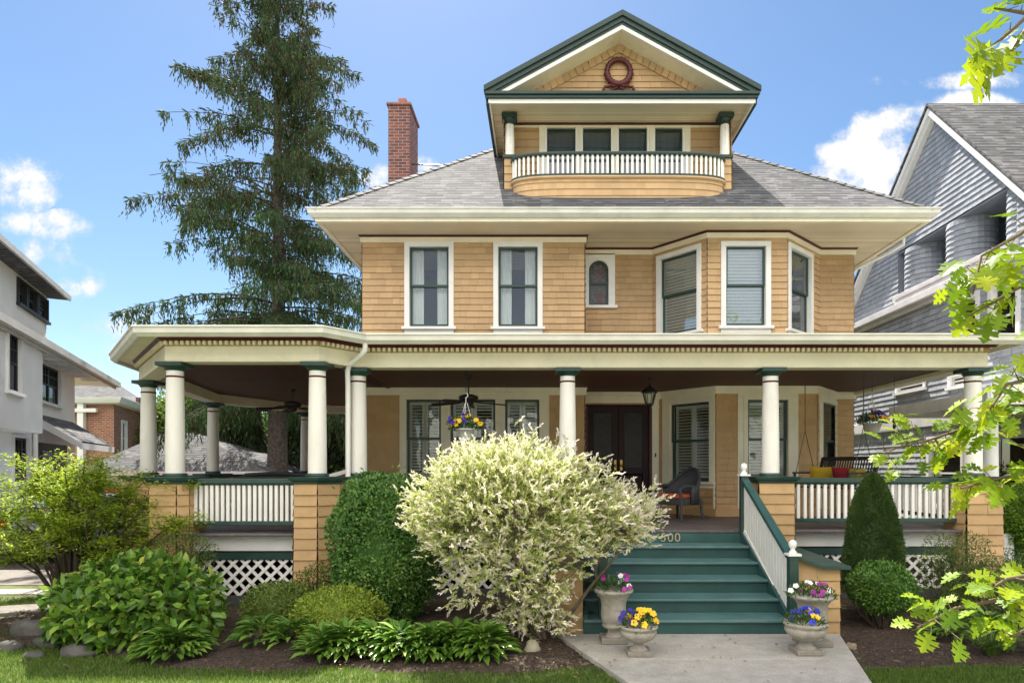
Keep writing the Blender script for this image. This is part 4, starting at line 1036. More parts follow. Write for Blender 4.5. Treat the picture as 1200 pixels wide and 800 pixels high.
def oak_leaf():
    half = [(0,.012,0),(.13,.03,.13),(.15,.13,.15),(.09,.27,.18),(.19,.24,.20),(.24,.30,.22),(.26,.19,.25),(.29,.14,.29),(.33,.15,.33),(.35,.26,.35),(.28,.47,.37),(.40,.43,.385),(.46,.56,.40),(.50,.38,.43),(.50,.24,.45),(.50,.15,.50),(.54,.14,.54),(.58,.20,.56),(.54,.42,.58),(.65,.36,.61),(.74,.42,.64),(.74,.24,.67),(.72,.13,.72),(.76,.12,.76),(.80,.13,.79),(.84,.26,.82),(.89,.12,.87),(.93,.10,.92),(1.0,0,1.0)]
    cur = lambda x, y: .16*y*y+.05*math.sin(3.2*x)-.05*x
    up_ = [(x,y,cur(x,y)) for x,y,_ in half]; dn = [(x,-y,cur(x,y)) for x,y,_ in half[:-1]]
    mid = [(q,0,cur(q,0)-.01) for *_,q in half]
    vs = mid+up_+dn; n = len(half); fs = []
    for i in range(n-1):
        fs += [(i,i+1,n+i+1),(i,n+i+1,n+i)]
        if i < n-2: fs += [(i,2*n+i,2*n+i+1),(i,2*n+i+1,i+1)]
        else: fs += [(i,2*n+i,i+1)]
    return np.array(vs), fs
TPL['oak'] = oak_leaf()
def leaves(name, pos, dirs, nrm, ln, wd, tone, mat, parent=None, shape='leaf', smooth=False):
    pos = np.asarray(pos, dtype=float); n = len(pos); d = unit(np.asarray(dirs, dtype=float)); s = unit(np.cross(np.asarray(nrm, dtype=float), d)+1e-6); u = np.cross(d, s)
    ln = np.broadcast_to(ln, (n,)); wd = np.broadcast_to(wd, (n,))
    T, Fc = TPL[shape]; k = len(T)
    v = pos[:,None,:]+d[:,None,:]*(T[None,:,0:1]*ln[:,None,None])+s[:,None,:]*(T[None,:,1:2]*wd[:,None,None])+u[:,None,:]*(T[None,:,2:3]*ln[:,None,None])
    F_ = np.array(Fc); ff = (F_[None,:,:]+(np.arange(n)*k)[:,None,None]).reshape(-1)
    tn = np.repeat(np.broadcast_to(tone, (n,)), len(Fc))
    return npmesh(name, v.reshape(-1,3), ff, 3, tn, mat, parent, smooth)
def rdir(n): return unit(RNG.normal(size=(n,3)))
def lump(d, seed, amp=.15, f=3.0):
    r = np.zeros(len(d)); g = np.random.default_rng(seed)
    for i in range(6):
        k = g.normal(size=3)*f*(1+.5*i); r += np.sin(d@k+g.uniform(0,6))/(1+.6*i)
    return 1+amp*r/2.2
def blob(c, rad, n, seed, amp=.15, f=3., inner=.35, flat=-1.0, power=1.0):
    """leaf positions in a lumpy ellipsoid shell; returns positions and outward directions"""
    d = rdir(n*2); d = d[d[:,2] > flat][:n]; n = len(d)
    r = lump(d, seed, amp, f)*(1-inner*RNG.random(n)**1.8)
    rr = np.array(rad); q = np.sign(d)*np.abs(d)**power; q = unit(q)
    p = np.array(c)+q*rr*r[:,None]; return p, unit(q/rr)
# ---------------------------------------------------------------- plants in pots
PANSY_Y = surf('yellow_petals', (.85,.50,.01), .5, .1, tone=.15); PANSY_B = surf('violet_petals', (.035,.02,.28), .5, .1, tone=.3); PANSY_P = surf('magenta_petals', (.30,.02,.25), .5, .1, tone=.3); PANSY_W = surf('white_petals', (.85,.84,.88), .5, .05)
PANSY_O = surf('orange_petals', (.85,.28,.01), .5, .1, tone=.2)
HERB = leafm('pot_plant_leaf', [(0,(.035,.085,.015)),(1,(.10,.20,.035))], .3)
STONE = surf('cast_stone', (.33,.30,.255), .9, .18, 6, bump=.7, bs=60, dirt=.7, dirtc=(.13,.115,.09), col2=(.42,.39,.33))
STONEB = surf('cast_stone_base', (.27,.245,.21), .9, .18, 6, bump=.7, bs=60, dirt=.7, dirtc=(.10,.09,.07))
def planting(label, c, r, h, sets, nleaf=260, trail=0.0, group=None, lf=.05):
    """a tuft of leaves with blossoms; c = soil centre"""
    t = thing('flower_planting', c, label, 'flowers', group)
    p, d = blob((c[0],c[1],c[2]), (r*1.05,r*1.05,h), nleaf, 3, .2, 3, .7, -.05)
    d = unit(d+rdir(len(d))*.6+np.array([0,0,.5])); leaves('foliage', p, d, rdir(len(p)), RNG.uniform(lf*.7,lf*1.4,len(p)), lf*.42, RNG.random(len(p)), HERB, t)
    for (mat, cnt, size, cx, spread) in sets:
        q, dd = blob((c[0]+cx*r,c[1],c[2]+h*.15), (r*spread,r*spread,h*.98), cnt*4, 5+cnt, .1, 3, .12, .1)
        k = np.argsort(q[:,1])[:cnt] if False else RNG.permutation(len(q))[:cnt]
        q = q[k]; dd = dd[k]; nn = unit(dd*.6+np.array([0,-.9,.45])+rdir(len(q))*.35); tg = unit(np.cross(nn, rdir(len(q))))
        for i in range(len(q)):
            leaves('blossom', q[i:i+1]+nn[i:i+1]*.012, tg[i:i+1], nn[i:i+1], size, size, RNG.random(), mat, t, 'flower')
    return t
def urn(x, y, z, prof, base_h, base_w, label, n=32, wob=None, mat=STONE):
    t = thing('stone_urn', (x,y,z), label, 'urn', 'stone urns flanking the stairs')
    m = MB(); m.lathe((x,y,z), prof, n, wob); part('bowl', m, mat, t)
    m = MB(); m.box(x-base_w, x+base_w, y-base_w, y+base_w, z, z+base_h); part('plinth', m, STONEB, t, bevel=.012)
    top = prof[-1][1]; rt = prof[-1][0]
    m = MB(); m.lathe((x,y,z), [(rt*.98, top-.03),(.01, top-.01)], 20); part('soil', m, SOIL, t)
    return t
WZ = .058
tall = [(.10,.07),(.085,.10),(.07,.13),(.075,.155),(.13,.185),(.145,.21),(.13,.23),(.145,.25),(.155,.30),(.155,.36),(.15,.45),(.165,.53),(.20,.59),(.235,.615),(.245,.64),(.225,.655),(.205,.64)]
low = [(.12,.06),(.09,.09),(.06,.12),(.065,.145),(.12,.17),(.185,.215),(.215,.265),(.215,.30),(.20,.325),(.225,.335),(.235,.36),(.225,.375),(.20,.36)]
lob = lambda a, z: 1+(.035*abs(math.sin(a*7)) if .15 < z < .32 else 0)
u1x, u1y = PX(719,7.45), 7.45; urn(u1x, u1y, WZ, [(r*.93,z*.93) for r,z in tall], .07, .15, 'tall weathered stone urn left of the stairs holding trailing purple and white petunias')
planting('trailing purple and white petunias spilling over the tall urn left of the stairs', (u1x,u1y,WZ+.57), .21, .20, [(PANSY_P,9,.030,.2,1.0),(PANSY_W,4,.034,.6,.6)], 520, lf=.035)
u2x, u2y = PX(748,6.95), 6.95; urn(u2x, u2y, WZ, [(r*.88,z*.84) for r,z in low], .055, .13, 'small lobed stone urn left of the stairs holding yellow and violet pansies', wob=lob)
planting('yellow and dark violet pansies in the small urn left of the stairs', (u2x,u2y,WZ+.28), .18, .17, [(PANSY_Y,14,.040,.25,.85),(PANSY_B,9,.036,-.6,.5)], 300, lf=.045)
u3x, u3y = PX(952,7.35), 7.35; urn(u3x, u3y, WZ, [(r*1.02,z*.86) for r,z in tall], .06, .17, 'wide tall stone urn right of the stairs holding magenta and white pansies')
planting('magenta and white pansies in the wide urn right of the stairs', (u3x,u3y,WZ+.52), .24, .16, [(PANSY_P,8,.034,.15,.9),(PANSY_W,6,.034,-.2,1.0)], 420, lf=.045)
u4x, u4y = PX(944,7.0), 7.0; urn(u4x, u4y, WZ, [(r*.98,z*.90) for r,z in low], .06, .14, 'low lobed stone urn at the right walkway edge holding blue pansies', wob=lob, n=42)
planting('deep blue pansies with a few yellow ones in the low urn right of the stairs', (u4x,u4y,WZ+.30), .19, .15, [(surf('blue_petals', (.02,.03,.42), .5, .1, tone=.3),13,.036,.1,.9),(PANSY_Y,4,.034,-.1,.9)], 330, lf=.045)
def basket(x, y, zh, zt, label, plabel, sets, potr=.14, white=True):
    t = thing('hanging_basket', (x,y,zt), label, 'hanging basket')
    pot = surf('basket_plastic', (.75,.74,.72), .4, .03) if white else surf('basket_pale', (.55,.53,.47), .5, .05)
    m = MB(); m.lathe((x,y,zt), [(potr*.62,-.17),(potr*.95,-.01),(potr*1.04,-.01),(potr*1.04,.01),(potr*.9,.01)], 26); part('pot', m, pot, t)
    hm = surf('hanger_plastic', (.8,.8,.8), .4, .02); m = MB()
    for k in range(3):
        a = 2*math.pi*k/3+.4; m.tube([(x+potr*math.cos(a),y+potr*math.sin(a),zt),(x+.02*math.cos(a),y+.02*math.sin(a),zt+.42)], .006, 5)
    m.tube([(x,y,zt+.42),(x,y,zt+.50),(x+.03,y,zt+.53),(x+.03,y,zt+.56),(x,y,zt+.575)], .008, 6); part('hanger', m, hm, t)
    m = MB(); m.tube([(x,y,zt+.575),(x,y,zh)], .005, 5); part('chain', m, DARK, t)
    planting(plabel, (x,y,zt), .25, .20, sets, 420, lf=.055)
basket(PX(546,10.3), 10.3, ZB0, 2.66, 'white plastic hanging basket under the porch beam, left of the middle column', 'yellow and violet pansies in the white hanging basket', [(PANSY_Y,13,.045,.1,1.0),(PANSY_B,7,.042,-.3,.9)])
basket(PX(1022,11.9), 11.9, ZC, 2.86, 'pale hanging basket by the porch swing at the right end', 'orange and dark pansies in the right hanging basket', [(PANSY_O,8,.05,.1,1.0),(PANSY_B,12,.048,.1,.9)], .17, False)

# wicker armchair
WICK = surf('dark_wicker', (.055,.058,.065), .6, .25, 30, bump=.9, bs=120)
def wicker(x, y, z, rot):
    t = thing('wicker_armchair', (x,y,z), 'dark grey wicker armchair with a curved back under the porch window', 'armchair')
    ca, sa = math.cos(rot), math.sin(rot)
    def T(a, b, c): return (x+a*ca-b*sa, y+a*sa+b*ca, z+c)
    m = MB(); n = 20; rows = []
    for i in range(n+1):      # wraparound back and arms
        th = math.pi*(-.08+1.16*i/n); s_ = math.sin(max(0,min(math.pi,th)))
        top = .60+.34*s_**1.5; rx, ry = .33, .30
        rows.append([(rx*1.08*math.cos(th), ry*1.1*math.sin(th), top), (rx*math.cos(th), ry*math.sin(th), (top+.36)/2), (rx*math.cos(th), ry*math.sin(th), .30)])
    vs = [T(*p) for r in rows for p in r]; m.add(vs, [(3*i+k, 3*i+3+k, 3*i+4+k, 3*i+1+k) for i in range(n) for k in range(2)], True)
    o = part('backrest', m, WICK, t); md = o.modifiers.new('t', 'SOLIDIFY'); md.thickness = .03
    m = MB(); m.tube([T(*r[0]) for r in rows], .03, 8); part('rolled_rim', m, WICK, t)
    m = MB(); m.prism([T(a,b,0)[:2] for a,b in ((-.31,-.30),(.31,-.30),(.31,.26),(-.31,.26))], z+.28, z+.40); part('seat', m, WICK, t, bevel=.02)
    for a in (-.29,.29):
        for b in (-.28,.24):
            m = MB(); m.tube([T(a,b,.34),T(a*1.02,b*1.02,.15),T(a*1.12,b*1.15,0)], [.026,.024,.02], 8); part('leg', m, WICK, t)
    m = MB()
    for a in (-.30,.30): m.tube([T(a,-.26,.30),T(a,-.33,.58),T(a*1.02,-.2,.62),T(a*1.1,.0,.62)], .028, 8)
    part('arm', m, WICK, t)
    c = MB(); c.prism([T(a,b,0)[:2] for a,b in ((-.27,-.29),(.27,-.29),(.27,.22),(-.27,.22))], z+.401, z+.48)
    o = c.build('seat_cushion', surf('orange_cushion', (.50,.10,.03), .8, .1), None, bevel=.03)
    tag(o, 'burnt orange seat cushion on the wicker armchair', 'cushion')
wicker(PX(797,11.9), 11.9, ZF, R(-55))

# porch swing --------------------------------------------------------
SWM = surf('swing_wood', (.030,.024,.022), .5, .2, 5)
sx, sy, sz = PX(975,11.6), 11.6, ZF+.60
t = thing('porch_swing', (sx, sy, ZF), 'dark slatted porch swing hanging on chains at the right end of the porch', 'porch swing')
rz = R(-68)      # faces left along the porch
ca, sa = math.cos(rz), math.sin(rz)
def S(a, b, c): return (sx+a*ca-b*sa, sy+a*sa+b*ca, sz+c)
def sbar(m, p, q, w, h): m.bar(S(*p), S(*q), w, h)
m = MB()
for i in range(7): sbar(m, (-.62,-.26+i*.08,.0), (.62,-.26+i*.08,.0), .06, .022)
part('seat', m, SWM, t)
m = MB()
for i in range(21): a = -.58+i*.058; sbar(m, (a,.27,.03), (a,.40,.50), .022, .014)
for (b, c, w) in ((.28,.06,.06),(.345,.28,.04),(.41,.52,.07)): sbar(m, (-.62,b,c), (.62,b,c), .03, w)
part('backrest', m, SWM, t)
for sg in (-1, 1):
    m = MB(); sbar(m, (sg*.62,-.30,.26), (sg*.62,.34,.26), .06, .03); sbar(m, (sg*.62,-.27,0), (sg*.62,-.27,.26), .04, .04); sbar(m, (sg*.62,.26,-.02), (sg*.62,.42,.54), .04, .05); part('armrest', m, SWM, t)
CH = surf('chain_steel', (.08,.07,.065), .4, metal=.6)
for sg in (-1, 1):
    m = MB(); m.tube([S(sg*.66,-.27,.02), S(sg*.66,.02,1.05)], .007, 5); m.tube([S(sg*.66,.30,.10), S(sg*.66,.02,1.05)], .007, 5); m.tube([S(sg*.66,.02,1.05), (S(sg*.66,.02,0)[0], S(sg*.66,.02,0)[1], ZC)], .008, 5); part('chain', m, CH, t)
def cushion(pos, w, h, rot, mat, label):
    m = MB(); n = 10; vs = []; c = Vector(pos); ax_ = Vector((math.cos(rot), math.sin(rot), 0)); up = Vector((.25*math.sin(rot),-.25*math.cos(rot),1)).normalized(); no = ax_.cross(up)
    for sgn in (1, -1):
        for i in range(n+1):
            for j in range(n+1):
                a, b = -1+2*i/n, -1+2*j/n; th = .075*(1-a**4)**.6*(1-b**4)**.6 if abs(a) < 1 and abs(b) < 1 else 0
                q = 1-.08*(1-abs(a*b)) ; vs.append(c+ax_*a*w/2*q+up*b*h/2*q+no*th*sgn)
    k = (n+1)*(n+1)
    fs = [(i*(n+1)+j,(i+1)*(n+1)+j,(i+1)*(n+1)+j+1,i*(n+1)+j+1) for i in range(n) for j in range(n)]
    m.add(vs, fs+[tuple(q+k for q in f[::-1]) for f in fs], True)
    o = m.build('throw_pillow', mat); tag(o, label, 'pillow')
cushion(S(-.36,.12,.20), .44, .36, rz+R(60), surf('mustard_cloth', (.42,.27,.012), .85, .1), 'mustard yellow pillow, leftmost on the porch swing')
cushion(S(.08,.16,.19), .36, .36, rz+R(20), surf('crimson_cloth', (.22,.012,.025), .85, .1), 'crimson pillow in the middle of the porch swing')
cushion(S(.40,.18,.18), .34, .34, rz+R(10), surf('olive_cloth', (.25,.20,.03), .85, .5, 14), 'olive patterned pillow at the right of the porch swing')
# two-part wind spinner behind
m = MB(); hx, hy = PX(1048,11.2), 11.2
m.tube([(hx,hy,ZC),(hx,hy,2.95)], .004, 5); m.lathe((hx,hy,2.72), [(.01,0),(.03,.03),(.022,.10),(.035,.14),(.018,.20),(.008,.24)], 10)
tag(m.build('wind_chime', DARK), 'thin dark wind chime hanging near the right porch column', 'wind chime')
# dark sofa backs seen over the left rail
for (px_, y_, lab) in ((312,12.6,'dark outdoor sofa behind the left porch rail'),(282,14.4,'dark outdoor sofa deep in the round porch corner')):
    pass
t = thing('outdoor_sofa', (PX(330,12.4),12.4,ZF), 'dark outdoor sofa with orange cushions behind the left porch rail', 'sofa')
x = PX(330,12.4); m = MB(); m.box(x-.75,x+.75,12.1,12.75,ZF+.1,ZF+.38); part('seat', m, WICK, t, bevel=.02)
m = MB(); m.tube([(x-.75,12.12,ZF+.70),(x-.55,12.1,ZF+.82),(x,12.08,ZF+.86),(x+.55,12.1,ZF+.82),(x+.75,12.12,ZF+.70)], .035, 8); m.box(x-.72,x+.72,12.07,12.12,ZF+.35,ZF+.79); part('backrest', m, WICK, t, bevel=.01)
for a in (-.72,.72):
    for b in (12.14,12.7): m = MB(); m.tube([(x+a,b,ZF),(x+a,b,ZF+.5)], .025, 8); part('leg', m, WICK, t)
m = MB(); m.box(x-.66,x+.66,12.16,12.7,ZF+.385,ZF+.50); tag(m.build('seat_cushion', surf('rust_cushion', (.45,.09,.03), .8, .1), None, bevel=.03), 'rust orange cushion on the dark outdoor sofa', 'cushion')

# ================================================================ shrubs and beds
def shrub(name, c, rad, n, cols, ln, wd, label, cat='shrub', seed=1, amp=.14, f=3., inner=.4, trans=.3, flat=-.9, shape='leaf', up=.3, power=1., group=None, stems=5, spread=.5, rnd=.7, mat=None, rough=.45, spec=.35, core=0):
    t = thing(name, (c[0],c[1],0), label, cat, group)
    p, d = blob(c, rad, n, seed, amp, f, inner, flat, power); k = p[:,2] > .03; p, d = p[k], d[k]
    nn = unit(d+rdir(len(p))*rnd+np.array([0,0,.35])); dd = unit(np.cross(nn, rdir(len(p)))+d*.5+np.array([0,0,up]))
    mat = mat or leafm(name+'_leaf', cols, trans, rough, spec=spec)
    leaves('foliage', p, dd, nn, ln*RNG.uniform(.7,1.3,len(p)), wd*RNG.uniform(.8,1.2,len(p)), np.clip(RNG.normal(.5,.19,len(p))+.9*(lump(unit(p-np.array(c)), seed+9, .3, 4.5)-1),0,1), mat, t, shape)
    k2 = RNG.permutation(len(p))[:max(12, len(p)//45)]; cc_ = np.array(c); q2 = cc_+(p[k2]-cc_)*RNG.uniform(1.03,1.16,len(k2))[:,None]
    leaves('stray_shoots', q2, d[k2]+rdir(len(k2))*.4, rdir(len(k2)), ln*RNG.uniform(.8,1.4,len(k2)), wd, np.clip(RNG.normal(.8,.15,len(k2)),0,1), mat, t, shape)
    if core: m = MB(); m.ell(c, tuple(core*r for r in rad), 20, 12, .05); part('inner_foliage', m, mat, t)
    m = MB()
    for i in range(stems):
        a = random.uniform(0,6.28); q = random.uniform(.3,.9)*spread
        m.tube([(c[0]+.05*math.cos(a),c[1]+.05*math.sin(a),-.02),(c[0]+rad[0]*q*.5*math.cos(a),c[1]+rad[1]*q*.5*math.sin(a),c[2]*.6),(c[0]+rad[0]*q*math.cos(a),c[1]+rad[1]*q*math.sin(a),c[2]+rad[2]*.3)], [.03,.02,.01], 6)
    part('stem', m, BARK, t); return t
BARK = surf('bark', (.085,.065,.05), .9, .3, 12, bump=.9, bs=40, stretch=(1,1,.3))
def at(px, py, Y): return (PX(px,Y), Y, PZ(py,Y))

# privet, a tall rounded mound
c = at(452,632,8.75); shrub('privet_shrub', (c[0],c[1],.98), (.74,.72,1.06), 30000, [(0,(.045,.12,.022)),(.7,(.12,.25,.05)),(1,(.26,.38,.09))],   .052, .030, 'tall rounded dark green privet left of the creamy willow', seed=3, amp=.085, inner=.30, flat=-1, power=.75, trans=.25, rough=.4, spec=.45, core=.70)
# conical yew
t = thing('conical_yew', (PX(1023,8.9),8.9,0), 'clipped cone-shaped dark green yew in front of the right porch rail', 'yew')
n = 26000; zz = RNG.random(n)**.85; th = RNG.uniform(0,2*np.pi,n); rr = .375*(1-zz**2.4)**.62*(1-.20*RNG.random(n)**2)*(1+.035*np.sin(5*th+9*zz)+.03*(RNG.random(n)**8)*2)
p = np.stack([PX(1023,8.9)+rr*np.cos(th), 8.9+rr*np.sin(th), .32+1.64*zz], 1); d = unit(np.stack([np.cos(th),np.sin(th),.3+zz],1)+rdir(n)*.6)
leaves('foliage', p, d, rdir(n), RNG.uniform(.026,.052,n), .015, np.clip(RNG.normal(.48,.22,n)+.22*np.sin(3*th+7*zz)*np.sin(11*zz+2*th),0,1), leafm('yew_leaf', [(0,(.03,.065,.018)),(1,(.11,.18,.045))], .15), t)
m = MB(); m.lathe((PX(1023,8.9),8.9,0), [(.375*.84*max(.02,(1-(k/12)**2.4))**.62, .34+1.54*k/12) for k in range(13)], 20); part('inner_foliage', m, bpy.data.materials['yew_leaf'], t)
m = MB(); m.tube([(PX(1023,8.9),8.9,-.02),(PX(1023,8.9),8.9,1.4)], [.05,.02], 8); part('trunk', m, BARK, t)
c = (PX(1033,8.35),8.35,.50); shrub('boxwood', c, (.40,.38,.34), 7000, [(0,(.045,.13,.018)),(1,(.17,.32,.045))], .045, .026, 'round glossy bright green boxwood at the foot of the clipped yew', seed=8, amp=.10, inner=.4, flat=-1, stems=9, spec=.5, core=.7)
m = MB()
for i in range(46):
    a = random.uniform(0,6.28); r_ = random.uniform(.1,.38); m.tube([(c[0]+.1*math.cos(a),c[1]+.1*math.sin(a),0),(c[0]+r_*math.cos(a),c[1]+r_*math.sin(a)*.9,random.uniform(.12,.34)),(c[0]+r_*1.15*math.cos(a),c[1]+r_*1.1*math.sin(a),random.uniform(.2,.42))], [.007,.005,.003], 4)
tag(m.build('bare_twigs', BARK), 'bare grey twigs under the round glossy boxwood', 'twigs')
# boxwoods left
c = (PX(326,8.3),8.3,.24); shrub('boxwood', c, (.44,.40,.36), 7500, [(0,(.07,.12,.02)),(1,(.22,.29,.055))], .038, .021, 'low olive-green boxwood in front of the left lattice', seed=12, amp=.07, inner=.4, power=.9, core=.75)
c = (PX(398,7.75),7.75,.26); shrub('boxwood', c, (.56,.44,.37), 9500, [(0,(.13,.20,.022)),(1,(.38,.47,.06))], .038, .021, 'low yellow-green boxwood in front of the tall privet', seed=13, amp=.06, inner=.4, power=.9, core=.75)
c = (PX(405,8.9),8.9,.35); shrub('euonymus', (PX(372,8.9),8.9,.42), (.36,.3,.3), 1500, [(0,(.04,.09,.015)),(1,(.16,.22,.03))], .04, .02, 'loose light green shrub at the foot of the angled corner pier', seed=15, amp=.2)
c = (PX(212,8.9),8.9,.85); shrub('euonymus', c, (.42,.35,.36), 2600, [(0,(.05,.09,.02)),(.6,(.12,.18,.03)),(1,(.20,.16,.05))], .035, .018, 'loose olive shrub at the foot of the leftmost front pier', seed=16, amp=.2)
# hydrangea -----------------------------------------------------------
hc = (PX(163,7.75), 7.75, .36)
t = thing('hydrangea', (hc[0],hc[1],0), 'large broad-leaved hydrangea with pale green buds at the lower left', 'hydrangea')
p, d = blob(hc, (.93,.80,.62), 3000, 21, .08, 3, .5, -.75); k = p[:,2] > .06; p, d = p[k], d[k]
nn = unit(d*.55+rdir(len(p))*.75+np.array([0,0,.6])); dd = unit(d*.8+rdir(len(p))*.9+np.array([0,0,-.05]))
leaves('foliage', p, dd, nn, RNG.uniform(.07,.165,len(p)), RNG.uniform(.05,.10,len(p)), np.clip(RNG.normal(.45,.25,len(p)),0,1), leafm('hydrangea_leaf', [(0,(.045,.12,.014)),(.5,(.13,.26,.028)),(.85,(.27,.42,.05)),(1,(.46,.52,.08))], .30, .35, spec=.5), t, 'broad', True)
for i in range(26):
    q, dq = blob(hc, (1.02,.82,.64), 3, 30+i, .05, 3, .03, .2)
    if len(q) == 0: continue
    b, bd_ = blob(q[0], (.045,.045,.022), 60, i, .1, 3, .5, -.1); leaves('flower_head', b, bd_, rdir(len(b)), .018, .014, RNG.random(len(b)), leafm('bud_green', [(0,(.20,.30,.05)),(1,(.42,.50,.12))], .2) if i == 0 else bpy.data.materials['bud_green'], t)
m = MB()
for i in range(22):
    a = random.uniform(0,6.28); q = random.uniform(.2,.85); m.tube([(hc[0]+.2*math.cos(a),hc[1]+.2*math.sin(a),0),(hc[0]+.9*q*math.cos(a),hc[1]+.75*q*math.sin(a),.35+.5*(1-q))], [.012,.006], 5)
part('stem', m, BARK, t)
# hostas --------------------------------------------------------------
HOSTA = leafm('hosta_leaf', [(0,(.055,.14,.018)),(.6,(.14,.27,.035)),(1,(.28,.42,.07))], .25, .35, spec=.5)
def hosta(x, y, r, label, n=95, group='hostas along the bed', s=1.0):
    t = thing('hosta', (x,y,0), label, 'hosta', group)
    a = RNG.uniform(0,2*np.pi,n); q = RNG.random(n)**.6; el = .15+1.15*(1-q)
    st = np.stack([x+np.cos(a)*r*q*.62, y+np.sin(a)*r*q*.62, .05+.20*s*(1-q**1.5)+.03*RNG.random(n)+.03], 1)
    d = np.stack([np.cos(a)*np.cos(el*.6), np.sin(a)*np.cos(el*.6), np.sin(el*.55)-.12], 1); nn = unit(np.stack([-np.cos(a)*.2, -np.sin(a)*.2, np.ones(n)], 1)+rdir(n)*.22)
    leaves('foliage', st, d, nn, RNG.uniform(.15,.24,n)*s, RNG.uniform(.055,.085,n)*s, np.clip(RNG.normal(.5,.25,n),0,1), HOSTA, t, 'broad', True); return t
hl = ['leftmost hosta of the long row below the willow', 'second hosta from the left in the long row below the willow', 'third hosta from the left in the long row below the willow', 'fourth hosta of the long row, in front of the bare soil under the lattice', 'fifth hosta of the long row below the willow', 'rightmost hosta of the long row, by the willow stems']
for i, px in enumerate((405,438,470,503,535,566)): hosta(PX(px,7.05), 7.05+.08*math.sin(i*2), .40, hl[i], 190)
hosta(PX(205,7.0), 7.0, .42, 'hosta in front of the big hydrangea', 190)
hosta(PX(305,7.5), 7.5, .30, 'small hosta left of the yellow-green boxwood', 70); hosta(PX(340,7.4), 7.4, .30, 'small hosta touching the left side of the yellow-green boxwood', 70)
hosta(PX(376,6.95), 6.95, .28, 'hosta just below the yellow-green boxwood', 70)
hrl = ['dark hosta left of the grass tuft in the right bed', 'dark hosta behind the grass tuft in the right bed', 'dark hosta at the right edge of the right bed']
for i, (px, Y) in enumerate(((1118,7.6),(1155,7.7),(1192,7.2))): hosta(PX(px,Y), Y, .36, hrl[i], 90, 'hostas in the right bed')
# grass tuft
t = thing('grass_tuft', (PX(1162,6.95),6.95,0), 'tuft of narrow arching grass in the right bed', 'grass tuft'); n = 170
a = RNG.uniform(0,2*np.pi,n); lean = RNG.uniform(.3,1.5,n); p = np.stack([PX(1162,6.95)+.04*np.cos(a), 6.95+.04*np.sin(a), np.full(n,.04)],1)
leaves('foliage', p, np.stack([np.cos(a)*lean,np.sin(a)*lean,np.ones(n)*.8],1), np.stack([-np.cos(a),-np.sin(a),np.ones(n)*.9],1), RNG.uniform(.25,.42,n), .014, RNG.random(n), leafm('tuft_leaf', [(0,(.05,.11,.02)),(1,(.16,.24,.05))], .3), t, 'strap')
# right side shrubs
shrub('azalea', (PX(1122,9.2),9.2,.55), (.50,.4,.62), 5200, [(0,(.06,.11,.025)),(.75,(.15,.22,.05)),(1,(.28,.18,.08))], .038, .017, 'sparse twiggy azalea in front of the right end pier', seed=41, amp=.3, inner=.7, stems=16, spread=.9)
shrub('azalea', (PX(1165,8.6),8.6,.40), (.62,.4,.42), 5600, [(0,(.05,.10,.022)),(.75,(.14,.20,.045)),(1,(.25,.15,.07))], .034, .016, 'low twiggy azalea beside the end pier, right of the sparse one', seed=42, amp=.2, inner=.6, stems=14, spread=.9)
shrub('euonymus', (PX(1180,10.2),10.2,.42), (.75,.45,.36), 3600, [(0,(.05,.11,.02)),(1,(.17,.26,.04))], .035, .018, 'low light green shrub beside the garden path', seed=43, amp=.2, inner=.5)
shrub('boxwood', (PX(1206,11.6),11.6,1.15), (.72,.6,.66), 9000, [(0,(.07,.17,.015)),(1,(.22,.36,.04))], .06, .034, 'bright green ball of boxwood at the right edge', seed=44, amp=.06, inner=.3, trans=.4, core=.75)
shrub('rhododendron', (PX(1185,13.2),13.2,1.0), (1.1,.7,1.25), 5200, [(0,(.02,.05,.014)),(1,(.09,.16,.04))], .085, .03, 'tall dark rhododendron behind the bright boxwood ball', seed=45, amp=.2, inner=.5)
shrub('rhododendron', (PX(1160,14.6),14.6,.8), (.8,.5,.9), 2600, [(0,(.10,.16,.03)),(1,(.26,.33,.06))], .07, .03, 'sunlit shrub in the gap between the two houses', seed=46, amp=.2, inner=.5)

# big airy shrub at the far left (arching stems) -----------------------
bx, by = PX(95,9.2), 9.2
t = thing('burning_bush', (bx,by,0), 'big airy yellow-green bush with arching stems at the far left', 'bush')
m = MB(); tips = []
for i in range(46):
    a = random.uniform(0,6.28); r_ = random.uniform(.3,1.45); h = random.uniform(1.15,2.3)*(1-.20*(r_/1.4)**2)
    b0 = (bx+.18*math.cos(a),by+.18*math.sin(a),0); b1 = (bx+r_*.45*math.cos(a),by+r_*.35*math.sin(a),h*.55); b2 = (bx+r_*.9*math.cos(a),by+r_*.75*math.sin(a),h*.9); b3 = (bx+r_*1.15*math.cos(a),by+r_*.9*math.sin(a),h)
    m.tube([b0,b1,b2,b3], [.022,.016,.009,.004], 5)
    for k in range(9):
        s_ = random.uniform(.35,1); q = Vector(b1).lerp(Vector(b3), s_) ; e = q+Vector((random.uniform(-.35,.35),random.uniform(-.35,.35),random.uniform(.0,.16))); m.tube([q,e], [.005,.002], 4); tips.append((q,e))
part('stem', m, BARK, t)
P_, D_, T_ = [], [], []
for (q, e) in tips:
    for k in range(70):
        s_ = random.random()**.8; pt = q.lerp(e, s_*1.1); P_.append(pt+Vector((random.gauss(0,.05),random.gauss(0,.05),random.gauss(0,.035)))); D_.append((e-q).normalized()+Vector((random.gauss(0,.8),random.gauss(0,.8),random.gauss(0,.3)))); T_.append(min(1,max(0,random.gauss(.5,.25))))
